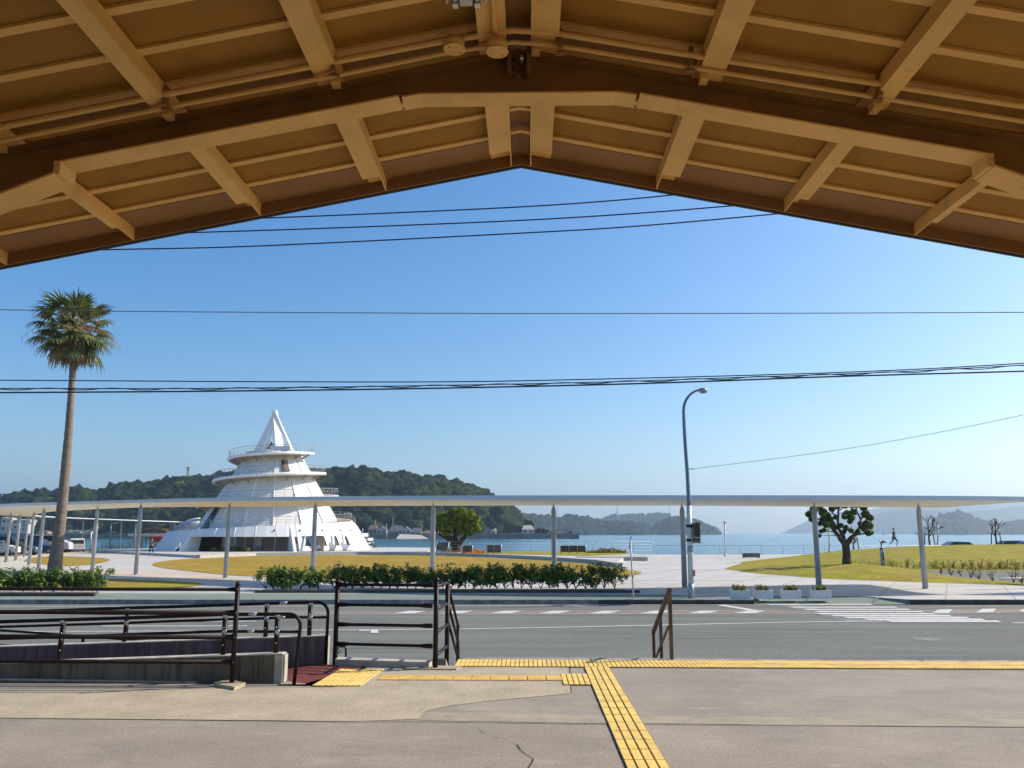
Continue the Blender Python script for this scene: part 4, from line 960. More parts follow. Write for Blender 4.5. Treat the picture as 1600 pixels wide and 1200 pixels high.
# top platform and low wall
zt_ = 11.52; tp = MB(); tp.cyl((TX, TY, zt_-.3), 3.4, .3, 24); tp.cyl((TX+.1, TY-1.2, zt_), .01, .01, 4)
tp.build('top_floor', M['tower'], tower)
lw = MB(); lw.box((TX+.2, TY-2.6, zt_), (TX+2.7, TY-2.45, zt_+.62)); lw.build('low_wall', M['tower'], tower)
# fins of the open pyramid
apx = atY(430, 641, TY); FXc = atY(428, 703, TY).x
zf0 = 11.5
def leg_fin(ax, ay, bw, tw, th_=.28):
    b = Vector((FXc+ax, TY+ay, zf0)); d = Vector((ax, ay, 0)).normalized(); side = Vector((-d.y, d.x, 0)); vs = []
    for q, w_ in ((b, bw), (apx-Vector((0, 0, .05)), tw)):
        for o_ in (-th_, 0):
            for sg in (-1, 1): vs.append(q+side*sg*w_/2+d*o_*(1 if w_ == bw else .4))
    MB().add(vs, [(0,1,3,2),(4,6,7,5),(2,3,7,6),(0,4,5,1),(0,2,6,4),(1,5,7,3)]).build('fin', M['towerseam'], tower, recalc=True)
leg_fin(-2.5, .8, 1.3, .6, .4); leg_fin(-1.35, -1.5, 1.05, .5, .7); leg_fin(1.35, -1.7, 1.15, .6, .9); leg_fin(2.5, .3, 2.2, .7, .5); leg_fin(1.9, 1.9, .9, .3)
MB().tube([apx-Vector((0,0,.9)), apx+Vector((0,0,.08))], [.5, .02], 8).build('apex_cap', M['towerseam'], tower)
MB().tube([(FXc-.1, TY-1.0, zt_+.35), (FXc-.1, TY-1.0, zt_+1.35)], [.62, .03], 4).build('small_cone', M['glass'], tower)
# skirt (outer base) with the glazed opening in front
SX = TX-.45
Ro = lambda z: 12.75-.62*(z-ZT)
NSK = 64
sk = MB(); rb_ = MB(); ops = (R(-90-27), R(-90+31))   # glazed opening, angles
zo = 1.2
def skp(th, z): return Vector((SX+Ro(z)*math.cos(th), TY+Ro(z)*math.sin(th), z))
def ztop(th):
    t_ = th
    while t_ > 0: t_ -= 2*math.pi
    # th measured so that -180..0 is the visible front: left low, right high
    return lerp([(-2*math.pi, 3.0), (-2*math.pi+.9, .8), (-math.pi-.5, 1.3), (-math.pi, 1.5), (-math.pi/2, 2.25), (0, 3.05)], t_)
for k in range(NSK):
    a0 = -2*math.pi+2*math.pi*k/NSK; a1 = -2*math.pi+2*math.pi*(k+1)/NSK; am = (a0+a1)/2
    zb_ = zo if ops[0] < am < ops[1] else ZT-.2
    sk.add([skp(a0, zb_), skp(a1, zb_), skp(a1, ztop(a1-1e-6)), skp(a0, ztop(a0+1e-6))], [(0,1,2,3)])
    if k % 2 == 0: rb_.tube([skp(a0, zb_ if not ops[0] < a0 < ops[1] else zo), skp(a0, ztop(a0+1e-6))], .035, 5)
skirt = sk.build('base_skirt', M['tower'], tower, thick=0); rb_.build('skirt_ribs', M['towerseam'], skirt)
# deck between skirt top and cone
dk = MB(); rl = MB(); pr = None
for k in range(NSK+1):
    a = -2*math.pi+2*math.pi*k/NSK; z = ztop(min(-1e-6, a)); o_ = skp(a, z); i_ = Vector((TX+(Rc(z)-.1)*math.cos(a), TY+(Rc(z)-.1)*math.sin(a), z+.0))
    dk.v += [i_, o_]
    if k < NSK: dk.f.append([2*k, 2*k+1, 2*k+3, 2*k+2]); dk.sm.append(True)
    q = o_+Vector((-.3*math.cos(a), -.3*math.sin(a), 0))
    rl.tube([q, q+Vector((0,0,.95))], .025, 5)
    if pr is not None:
        for hh, rr in ((.95, .028), (.62, .014), (.32, .014)): rl.tube([pr+Vector((0,0,hh)), q+Vector((0,0,hh))], rr, 5)
    pr = q
d_ = dk.build('base_walkway', M['towerdeck'], tower); rl.build('guard_rail', mat('rail_grey', (.3, .31, .32), .4, metal=.4), d_)
# glazing set back in the opening
gz = MB(); gy = TY-9.45
g0, g1 = atY(346, 862, gy).x, atY(504, 862, gy).x
fw = MB()
def gx(px): return atY(px, 862, gy).x
MB().box((g0+.1, gy+.25, ZT), (g1-.1, gy+.4, zo+.1)).build('opening_back', M['dark'], tower)
for (xa, xb, mt_, z0, z1, nm) in ((368, 397, 'glass', ZT, zo, 'window'), (346, 368, 'glass2', ZT, zo, 'window'), (397, 407, 'glass2', ZT, zo, 'window'), (407, 450, 'glass', ZT, zo, 'window'), (450, 495, 'glass2', .42, zo, 'window'), (450, 486, 'tower', ZT, .42, 'low_wall'), (495, 506, 'towerdeck', ZT, zo, 'side_wall')):
    MB().box((gx(xa)+.02, gy, z0), (gx(xb)-.02, gy+.1, z1+.03)).build(nm, M[mt_], tower)
for px in (368, 382, 397, 407, 429, 450, 461, 472, 483):
    fw.box((gx(px)-.04, gy-.05, ZT if px < 451 else .42), (gx(px)+.04, gy+.02, zo+.1))
fw.box((gx(450), gy-.05, .38), (gx(486), gy+.03, .46)); fw.build('window_frame', M['pole'], tower)
# slanted fins either side of the opening
for th, s in ((ops[0], -1), (ops[1], 1)):
    p0, p1 = skp(th, ZT), skp(th, ztop(th)); d = Vector((math.cos(th), math.sin(th), 0)); sd = Vector((-d.y, d.x, 0))
    mb = MB(); o0 = p0+d*.35; o1 = p1+d*.0
    w_ = .16
    mb.add([p0-d*2.2-sd*w_, o0-sd*w_, o1-sd*w_, p1-d*1.2-sd*w_, p0-d*2.2+sd*w_, o0+sd*w_, o1+sd*w_, p1-d*1.2+sd*w_], [(0,1,2,3),(7,6,5,4),(0,4,5,1),(1,5,6,2),(2,6,7,3),(3,7,4,0)])
    mb.build('opening_fin', M['towerseam'], tower, recalc=True)
# A-shaped entrance on the left and four tall triangular windows on the right
def aframe(px, pyb, pyt, wpx, Y, hole='glass', nm='triangular_window', skew=0):
    b = atY(px, pyb, Y); tz = atY(px, pyt, Y).z; w_ = atY(px+wpx/2, pyb, Y).x-b.x; z0 = ZT; 
    q = MB(); n0 = Vector((b.x+skew, Y+.9, tz))
    o = [Vector((b.x-w_, Y, z0)), Vector((b.x+w_, Y, z0)), Vector((b.x+skew, Y, tz))]
    h_ = [Vector((b.x-w_*.45, Y, z0+.05)), Vector((b.x+w_*.45, Y, z0+.05)), Vector((b.x+skew*.6, Y, z0+(tz-z0)*.52))]
    bk = [v+Vector((0, 2.4, 0)) for v in o]
    q.add(o+h_+bk, [(0,1,4,3),(1,2,5,4),(2,0,3,5),(0,2,8,6),(1,7,8,2)]); f = q.build(nm, M['towerseam'], tower)
    MB().add([v+Vector((0, .12, 0)) for v in h_], [(0,1,2)]).build('pane', M[hole], f)
aframe(277, 862, 848.5, 17, TY-11.3, 'dark', 'entrance_frame', .25)
for k, dg in enumerate((38.5, 47.5, 56, 64.5)):
    th = R(-90+dg); z1_ = 1.35
    pb = skp(th, ZT); ptp = skp(th, z1_); d = Vector((math.cos(th), math.sin(th), 0)); sd = Vector((-d.y, d.x, 0)); u_ = (ptp-pb).normalized(); nn = sd.cross(u_)
    if nn.dot(d) < 0: nn = -nn
    o = [pb-sd*.85, pb+sd*.62, ptp+sd*.5, ptp-sd*.12]; ii = [pb-sd*.42+u_*.55, pb+sd*.36+u_*.55, ptp+sd*.36-u_*.22, ptp-sd*.02-u_*.22]
    f = MB().add([v+nn*.16 for v in o]+[v+nn*.2 for v in ii]+[v-nn*.3 for v in o], [(0,1,5,4),(1,2,6,5),(2,3,7,6),(3,0,4,7),(0,3,11,8),(1,9,10,2),(2,10,11,3)]).build('window_bay', M['towerseam'], tower, recalc=True)
    MB().add([v+nn*.1 for v in ii], [(0,1,2,3)]).build('pane', M['glass'], f)
    if k < 3:
        q0 = skp(th+R(4.6), ZT); MB().add([q0+nn*.05-sd*.25, q0+nn*1.0, q0+nn*.05+sd*.25, q0+u_*1.25+nn*.02], [(0,1,3),(1,2,3)]).build('buttress', M['towerseam'], tower)
# dark doorway slots in the cone, and small round lamps
def slot(thc, dth, z0, z1, mt_, nm='doorway'):
    mb = MB(); off = .04
    vs = []
    for z, t_ in ((z0, thc-dth), (z0, thc+dth), (z1, thc+dth*.9), (z1, thc-dth*.9)):
        r_ = Rc(z)+off; vs.append(Vector((TX+r_*math.cos(t_), TY+r_*math.sin(t_), z)))
    mb.add(vs+[v+Vector((math.cos(thc), math.sin(thc), 0))*.12 for v in vs], [(4,5,6,7),(0,1,5,4),(1,2,6,5),(2,3,7,6),(3,0,4,7)]); mb.build(nm, M[mt_], tower)
slot(R(-90-41.5), .058, 1.9, 4.9, 'glass'); slot(R(-90+35), .075, 9.0, 10.35, 'roofbrown'); slot(R(-90+31.5), .03, 9.0, 10.35, 'glass')
lm = MB()
for th in (-1.2, -.95, -.7, -.45, -.25):
    p = skp(th, 1.9 if th > -1.3 else 1.5); lm.blob(p+Vector((math.cos(th), math.sin(th), 0))*.05, .11, 1, 0)
for px, py in ((319, 841), (386, 825), (399, 777), (459, 772), (409, 737), (452, 735), (432, 703), (468, 820), (345, 840)):
    v = at(px, py, 0); d = ray(px, py)
    # on the cone or skirt surface in front
    best = None
    for k in range(200):
        Y = TY-14+k*.08; q = atY(px, py, Y); rr = math.hypot(q.x-TX, q.y-TY)
        if rr < Rc(q.z)+.05: best = q; break
    if best: lm.blob(best, .09, 1, 0)
lm.build('round_lamps', M['dark'], tower)
# plants and low white wall at the tower foot
def bush(px, py, r_, label, z=ZT, mt='leafdark', Yo=None, grp='bushes at the foot of the tower', n_=260, sz=.14):
    v = atY(px, py, Yo) if Yo else at(px, py, z); v.z = z
    t = thing('bush', tuple(v), label, 'bush', grp); mb = MB()
    for i in range(n_):
        d = Vector((random.gauss(0,1), random.gauss(0,1), random.gauss(0,1))).normalized()*r_*random.uniform(.5, 1.05)
        mb.leaf(v+Vector((d.x, d.y, abs(d.z)*.9+.1)), sz, d.copy()+Vector((0,0,.3)))
    mb.build('foliage', M[mt], t); MB().tube([v, v+Vector((0,0,r_*.6))], [.05, .02], 6).build('stem', M['bark'], t)
for px, rr_, l_ in ((335, .5, 'small dark bush beside the left fin of the tower opening'), (349, .45, 'small bush at the left end of the dark glazing'), (367, .5, 'low wide bush before the tower glazing, by the canopy pole'), (385, .6, 'largest round bush before the tower glazing')):
    bush(px, 864, rr_, l_, Yo=TY-11.6)

# ================================================================ TREES
def limb(mb, a, b_, r0, r1, seg=5, wob=.06):
    a = Vector(a); b_ = Vector(b_); L_ = (b_-a).length; pts = []
    for i in range(seg+1):
        t_ = i/seg; p = a.lerp(b_, t_)
        if 0 < i < seg: p += Vector((random.gauss(0, wob), random.gauss(0, wob), random.gauss(0, wob)))*L_
        pts.append(p)
    mb.tube(pts, [r0+(r1-r0)*i/seg for i in range(seg+1)], 8); return pts
def clump(lf, c, r_, n_, sz, flat=.75):
    for i in range(n_):
        d = Vector((random.gauss(0,1), random.gauss(0,1), random.gauss(0,1))).normalized()
        rr = r_*random.uniform(.55, 1.05)
        p = c+Vector((d.x*rr, d.y*rr, d.z*rr*flat)); lf.leaf(p, sz*random.uniform(.7, 1.3), d+Vector((random.gauss(0,.5), random.gauss(0,.5), .5)))
# dense round tree, left of centre
b0 = at(714, 866, ZP); Yt = b0.y
tree = thing('dense_tree', (b0.x, b0.y, ZP), 'dense round bright green tree with a forked trunk on the tan lawn', 'tree')
tk = MB(); pxY = lambda x, y, dy=0: atY(x, y, Yt+dy)
limb(tk, pxY(714, 868), pxY(713, 851), .62, .5, 3, .02)
fork = [((712, 853), (700, 838), (692, 826)), ((715, 853), (722, 843), (733, 832)), ((713, 853), (711, 838), (709, 822)), ((712, 854), (704, 846), (697, 842))]
ends = []
for k, f_ in enumerate(fork):
    a, b_, c = [pxY(x, y, (k-1.5)*.35*(i)) for i, (x, y) in enumerate(f_)]
    limb(tk, a, b_, .34, .24, 4); limb(tk, b_, c, .24, .13, 4); ends.append(c)
    for j in range(5):
        e = c+Vector((random.uniform(-1.7, 1.7), random.uniform(-1.5, 1.5), random.uniform(.4, 2.0))); limb(tk, c, e, .11, .04, 4)
tk.build('trunk', M['bark'], tree)
lf = MB()
cl = [(689,818,8),(684,808,7),(697,812,10),(700,804,9),(712,806,11),(722,800,9),(716,802,10),(733,808,11),(741,818,9),(738,826,8),(744,826,6),(728,820,10),(716,818,10),(704,822,9),(694,826,7),(731,832,6),(720,829,7),(706,811,9),(727,804,9),(690,806,7),(740,812,8),(698,832,5),(736,801,6),(711,799,7),(745,816,6),(685,824,6)]
for x, y, r_ in cl:
    for dy in (-1.3, .2, 1.5):
        rr = r_/1330*Yt*.95; c = pxY(x+random.uniform(-3, 3), y+random.uniform(-2, 2), dy*1.1); clump(lf, c, rr, 190, .17)
lf.build('crown', M['leaf2'], tree)
# spreading tree on the mound, right
b0 = at(1322, 880.5, -.24); Yt = b0.y
tree = thing('spreading_tree', tuple(b0), 'spreading open tree with clumps of dark leaves and twisting limbs on the grass mound', 'tree')
tk = MB()
limb(tk, pxY(1323, 882), pxY(1323, 866), .3, .25, 4, .02); limb(tk, pxY(1323, 866), pxY(1321, 850), .25, .24, 3, .02)
seg = [((1321,852),(1311,838),.17,.13),((1311,838),(1300,824),.13,.11),((1300,824),(1292,815),.1,.07),((1292,815),(1280,803),.07,.04),((1292,815),(1274,810),.05,.03),
       ((1321,850),(1316,835),.15,.12),((1316,835),(1309,823),.12,.08),((1309,823),(1310,805),.08,.06),((1310,805),(1311,786),.07,.05),((1309,812),(1296,796),.05,.03),((1311,798),(1322,790),.04,.03),
       ((1322,850),(1333,838),.18,.14),((1333,838),(1342,826),.13,.1),((1342,826),(1345,812),.09,.06),((1345,812),(1338,795),.06,.04),((1338,795),(1334,784),.05,.03),((1336,836),(1352,833),.07,.04),((1342,826),(1356,815),.06,.03),((1330,822),(1333,833),.03,.06),((1316,840),(1324,826),.07,.04),((1305,830),(1285,829),.04,.02),((1311,838),(1281,836),.03,.015),((1345,812),(1354,800),.05,.03)]
for k, (a, b_, r0, r1) in enumerate(seg):
    dy = ((k*37) % 7-3)*.12; limb(tk, pxY(*a, dy*.5), pxY(*b_, dy), r0, r1, 3, .03)
tk.build('trunk', M['bark'], tree)
lf = MB()
cl = [(1264,803,6),(1272,796,7),(1268,811,5),(1280,793,6),(1286,800,7),(1292,806,7),(1286,812,6),(1296,812,6),(1300,819,6),(1291,820,5),(1281,818,4),(1306,808,4),(1300,795,5),(1308,790,6),(1320,789,6),(1332,790,5),(1342,788,6),(1350,793,6),(1324,803,7),(1330,808,6),(1320,807,5),(1334,800,6),(1352,803,7),(1359,809,6),(1355,818,7),(1360,822,5),(1350,826,5),(1356,832,6),(1361,832,4),(1345,819,5),(1340,831,4),(1314,821,4),(1322,825,5),(1330,829,4),(1318,831,3),(1288,828,3.4),(1283,830,3),(1280,837,3),(1306,824,4),(1328,815,4),(1290,785,6),(1305,780,6),(1322,780,6),(1338,782,6),(1276,786,5)]
for x, y, r_ in cl:
    rr = r_/1330*Yt*.9; c = pxY(x, y, random.uniform(-1.2, 1.2)); clump(lf, c, rr, int(46*r_), .11, .9)
lf.build('crown', M['leafdark'], tree)

# ---- palm
b0 = at(85, 897, ZP); Yp = b0.y
palm = thing('palm_tree', tuple(b0), 'tall fan palm with a leaning trunk standing behind the left hedge', 'palm tree')
pw = [(85,899,.46),(86,885,.43),(89,860,.37),(93,830,.33),(96,800,.315),(99,770,.3),(102,740,.29),(104,715,.275),(107,680,.25),(109,650,.225),(111,620,.21),(113,590,.2),(114,565,.22),(115,535,.26),(115,522,.2)]
tb = MB(); pts = catmull([atY(x, y, Yp) for x, y, r_ in pw], 6); rad = catmull([Vector((r_*.9, 0, 0)) for x, y, r_ in pw], 6)
tb.tube(pts, [r_.x*(1+.035*math.sin(i*2.1)) for i, r_ in enumerate(rad)], 16); tb.build('trunk', M['palmbark'], palm)
heart = atY(115, 514, Yp)
fr_g, fr_d, stk = MB(), MB(), MB()
def frond(az, el, Lp, Lf, mbv, droop):
    """petiole then a folded fan of drooping segments"""
    h = Vector((math.cos(az), math.sin(az), 0)); d = h*math.cos(el)+Vector((0, 0, math.sin(el)))
    p = heart+Vector((random.gauss(0,.12), random.gauss(0,.12), random.uniform(-.35, .3))); pts = [p]; cur = d.copy()
    for i in range(4):
        cur = (cur+Vector((0,0,-.07*droop))).normalized(); pts.append(pts[-1]+cur*Lp/4)
    stk.tube(pts, [.035, .03, .025, .02, .018], 4)
    o = pts[-1]; fwd = cur.normalized(); side = fwd.cross(Vector((0,0,1)));
    if side.length < .1: side = Vector((1,0,0))
    side.normalize(); up = side.cross(fwd).normalized()
    n_ = 22
    for i in range(n_):
        a = (i/(n_-1)-.5)*R(230)+random.gauss(0, .05); l_ = Lf*(.62+.38*math.cos(a*.55))*random.uniform(.85, 1.12)
        dd = (fwd*math.cos(a)+side*math.sin(a)-up*.12*abs(math.sin(a))).normalized()
        q = [o]; c_ = dd.copy(); w_ = .05
        for j in range(4):
            c_ = (c_+Vector((0,0,-1))*(.05+.17*j*droop*random.uniform(.6, 1.3))).normalized(); q.append(q[-1]+c_*l_/4)
        sdv = dd.cross(up).normalized()
        ws = [.012, w_, w_*.9, w_*.6, .004]; vs = []
        for v, ww in zip(q, ws): vs += [v-sdv*ww, v+sdv*ww]
        mbv.add(vs, [(0,1,3,2),(2,3,5,4),(4,5,7,6),(6,7,9,8)], True)
N = 92
for i in range(N):
    t_ = (i+.5)/N; az = i*2.39996+random.uniform(-.2, .2)
    el = R(84-158*t_**.8)+random.gauss(0, .1)
    dead = t_ > .72 and random.random() < .3
    frond(az, el, random.uniform(1.1, 1.9) if t_ < .8 else random.uniform(.7, 1.5), random.uniform(.75, 1.35), fr_d if dead else fr_g, .28+1.05*t_)
for i in range(9):   # old flower stalks arching out
    az = random.uniform(0, 6.28); h = Vector((math.cos(az), math.sin(az), 0)); p = heart.copy(); cur = (h*.9+Vector((0,0,.5))).normalized(); q = [p]
    for j in range(9): cur = (cur+Vector((0,0,-.17))).normalized(); q.append(q[-1]+cur*.32)
    stk.tube(q, [.025-.002*j for j in range(10)], 4)
    for j in range(4, 10):
        for m_ in range(3):
            v = q[j]; e = v+Vector((random.gauss(0,.14), random.gauss(0,.14), -random.uniform(.2, .55))); fr_d.tube([v, (v+e)/2+Vector((0,0,.03)), e], [.008, .007, .003], 3)
fr_g.build('fronds', M['palmleaf'], palm); fr_d.build('dry_fronds', M['palmdead'], palm); stk.build('frond_stalks', M['palmstalk'], palm)

# ---- hedges: rows of shrubs in a low kerbed bed
def hedge(pxs, pyb, htop, label, seed, zg=ZP, depth=.9):
    rnd = random.Random(seed); random.seed(seed)
    a, b_ = at(pxs[0], pyb, zg), at(pxs[1], pyb, zg)
    t = thing('hedge', ((a.x+b_.x)/2, a.y+.5, zg), label, 'hedge', 'leafy hedges along the far pavement')
    lf = MB(); st_ = MB(); x = a.x+.15
    while x < b_.x-.1:
        y = a.y+.15+rnd.uniform(.15, .6); hh = htop*rnd.uniform(.86, 1.12)
        base = Vector((x, y, zg+.05))
        for k in range(4):
            tip = base+Vector((rnd.gauss(0,.22), rnd.gauss(0,.2), hh*rnd.uniform(.45, .7))); st_.tube([base, (base+tip)/2+Vector((rnd.gauss(0,.05),0,0)), tip], [.018, .014, .008], 5)
        for k in range(15):
            c = base+Vector((rnd.gauss(0,.23), rnd.gauss(0,.27), hh*rnd.uniform(.3, .95))); r_ = rnd.uniform(.13, .22)
            for i in range(46):
                d = Vector((rnd.gauss(0,1), rnd.gauss(0,1), rnd.gauss(0,1))).normalized(); lf.leaf(c+d*r_*rnd.uniform(.4, 1.1), rnd.uniform(.045, .085), d+Vector((0,0,.7)))
        for k in range(5):
            c = base+Vector((rnd.gauss(0,.2), rnd.gauss(0,.2), hh*rnd.uniform(.95, 1.15)))
            for i in range(9): lf.leaf(c+Vector((rnd.gauss(0,.035), rnd.gauss(0,.035), rnd.gauss(0,.04))), rnd.uniform(.04, .07))
        x += rnd.uniform(.3, .42)
    lf.build('foliage', M['leaf'], t); st_.build('stems', M['bark'], t)
    return t
def bed(p0, p1, pyf, nm, depth=1.2, h_=.1):
    a, b_ = at(p0, pyf, ZP), at(p1, pyf, ZP)
    struct(MB().prism([(a.x, a.y), (b_.x, b_.y), (b_.x, b_.y+.14), (a.x, a.y+.14)], ZP-.05, ZP+h_).build('bed_kerb', M['darkkerb']))
    struct(MB().prism([(a.x, a.y+.141), (b_.x-.3, b_.y+.141), (b_.x-.5, b_.y+depth), (a.x, a.y+depth)], ZP-.05, ZP+h_*.6).build('planting_bed', M['soil']))
bed(-700, 147, 932, 'l', 1.3, .12); bed(398, 1000, 926.5, 'r')
hedge((-350, 163), 927, .75, 'bright green hedge left of the paving, in front of the palm trunk', 11)
hedge((404, 506), 923.5, .72, 'short dark green hedge between the paving and the longer hedge', 12)
hedge((513, 970), 922.5, .8, 'long dark green hedge behind the gate railing', 13)
hedge((968, 975), 924, .5, 'tiny low hedge tuft', 14) if False else None
random.seed(21)
# small shrubs and twigs along the path on the right: countable, individual
def twig(v, h_, leafy, seed):
    t = thing('young_shrub', tuple(v), '', 'shrub', 'young shrubs planted along the path'); rnd = random.Random(seed); st_ = MB(); lf = MB()
    for k in range(7):
        tip = v+Vector((rnd.gauss(0, h_*.28), rnd.gauss(0, h_*.2), h_*rnd.uniform(.6, 1.1))); st_.tube([v, (v+tip)/2+Vector((rnd.gauss(0,.03),0,0)), tip], [.014, .011, .006], 4)
        for i in range(5 if leafy else 2):
            f_ = rnd.uniform(.4, 1); c = v.lerp(tip, f_); lf.leaf(c+Vector((rnd.gauss(0,.05), rnd.gauss(0,.05), rnd.gauss(0,.04))), .07)
    st_.build('stems', M['twig'], t); lf.build('foliage', M['flowerred' if not leafy else 'leaf2'], t); return t
k = 0
rowA = [1396,1418,1437,1459,1475,1489,1504,1519,1532,1547,1561,1574,1587,1600]
for i, x in enumerate(rowA):
    v = at(x, lerp([(1390,888.5),(1425,889.5),(1600,890.5)], x), ZP); s_ = twig(v, .62, True, 100+i); s_['label'] = 'low leafy shrub in the far row along the path, number %d from the left' % (i+1) if False else 'low green and brown shrub in the even row on the far side of the path'
rowB = [1470,1486,1501,1517,1531,1552,1584,1597]
for i, x in enumerate(rowB):
    yb = lerp([(1460,896.5),(1500,900.5),(1552,908.5),(1600,912)], x); v = at(x, yb, ZP+.03); s_ = twig(v, .62 if x in (1517,1531,1552,1584) else .42, False, 200+i); s_['label'] = 'bare reddish twiggy shrub in the near row between path and lawn'; s_['group'] = 'bare shrubs in the near row by the path'
# bare young trees with stakes
def bare(px, pyb, pyt, z, label, seed):
    v = at(px, pyb, z); rnd = random.Random(seed); H = (pyb-pyt)/1330*v.y; t = thing('bare_tree', tuple(v), label, 'tree', 'bare young trees on the bank'); mb = MB()
    def rec(p, d, L_, r_, n_):
        e = p+d*L_; mb.tube([p, (p+e)/2+Vector((rnd.gauss(0,.03), 0, rnd.gauss(0,.03)))*L_, e], [r_, r_*.85, r_*.65], 5)
        if n_:
            for k in range(3): rec(e if k else p.lerp(e, .7), (d+Vector((rnd.gauss(0,.55), rnd.gauss(0,.5), rnd.uniform(-.1,.35)))).normalized(), L_*.68, r_*.6, n_-1)
    rec(v, Vector((0,0,1)), H*.42, .1, 4); mb.build('trunk', M['bark'], t)
    st_ = MB()
    for dx in (-.5, .5): st_.tube([v+Vector((dx, 0, 0)), v+Vector((dx*.8, 0, 1.2))], .05, 6)
    st_.tube([v+Vector((-.5, -.05, 1.0)), v+Vector((.5, -.05, 1.0))], .04, 6); st_.build('stake', M['bark'], t)
bare(1453, 851.5, 808, .44, 'bare young tree with stakes behind the rightmost canopy pole', 5)
bare(1557, 850.5, 812, .5, 'bare young tree on the bank beside the silver car', 6)
bare(1334, 858.5, 838, 0, 'very small staked tree just right of the spreading tree trunk', 9)

# flower beds and panels by the sea railing
def carpet(name, px0, px1, py0, py1, z, n_, h_, mt_, label=None):
    mb = MB()
    for i in range(n_):
        c = at(random.uniform(px0, px1), random.uniform(py0, py1), z); fx = (c.x-at(px0, py0, z).x)/(at(px1, py0, z).x-at(px0, py0, z).x); c.z += random.uniform(.0, h_)*(.35+.65*math.sin(fx*3.1+.2*math.sin(fx*25))**2)*(.7+.3*noise.noise(c*1.5)); mb.leaf(c, .15)
    return struct(mb.build(name, M[mt_]), 'stuff')
carpet('flower_bed', 722, 757, 862, 865, ZT, 900, .5, 'flower'); carpet('flower_bed', 918, 978, 863, 864.5, ZT, 900, .6, 'flowerred'); carpet('flower_bed', 690, 720, 861, 864, ZT, 200, .5, 'flowerred')
def panel(px0, px1, py0, py1, Y, label, n_=2, slant=0):
    a, c = atY(px0, py1, Y), atY(px1, py0, Y); t = thing('display_board', ((a.x+c.x)/2, Y, ZT), label, 'board', 'boards by the sea railing'); w_ = (c.x-a.x)/n_
    for k in range(n_):
        mb = MB(); mb.add([(a.x+w_*k+.03, Y-.04, a.z), (a.x+w_*(k+1)-.03, Y-.04, a.z), (a.x+w_*(k+1)-.03+slant*.2, Y+slant-.04, c.z), (a.x+w_*k+.03+slant*.2, Y+slant-.04, c.z), (a.x+w_*k+.03, Y+.04, a.z), (a.x+w_*(k+1)-.03, Y+.04, a.z), (a.x+w_*(k+1)-.03+slant*.2, Y+slant+.04, c.z), (a.x+w_*k+.03+slant*.2, Y+slant+.04, c.z)], [(0,1,2,3),(5,4,7,6),(0,4,5,1),(1,5,6,2),(2,6,7,3),(3,7,4,0)]); mb.build('board', M['board'], t)
    for k in range(n_+1): MB().tube([(a.x+w_*k, Y, ZT), (a.x+w_*k+slant*.2, Y+slant, c.z+.05)], .05, 6).build('post', M['pole'], t)
panel(681, 699, 847.5, 860, 84, 'slanted dark board left of the dense tree', 1, .5)
panel(723, 738, 852.5, 862, 84, 'low dark board just right of the dense tree trunk', 1)
panel(761, 783, 851.5, 863.5, 82, 'dark double board on the grass behind the orange flowers', 2)
panel(876, 915, 852.5, 862.5, 84, 'wide dark board right of the middle canopy pole', 3)
def fence(pts, label, h_=.95, step=2.1):
    t = thing('sea_railing', tuple(pts[0]), label, 'railing', 'railings along the sea wall')
    L_ = 0
    for a, b_ in zip(pts, pts[1:]):
        a = Vector(a); b_ = Vector(b_); n_ = max(1, int((b_-a).length/step))
        for k in range(n_+1): p = a.lerp(b_, k/n_); MB().tube([p, p+Vector((0,0,h_))], .026, 6).build('post', M['pole'], t)
        rl = MB()
        for z in (h_, h_*.72, h_*.45, h_*.18): rl.tube([a+Vector((0,0,z)), b_+Vector((0,0,z))], .022 if z == h_ else .011, 5)
        rl.build('rails', M['pole'], t)
    return t
f1 = fence([(-8.2, 88.5, ZT), (13.2, 88.5, ZT)], 'dark railing along the sea wall behind the boards and flower beds', 1.15)
f2 = fence([(13.6, 89.5, ZP), (45, 91, ZP)], 'dark railing along the sea wall behind the open paving', .95)

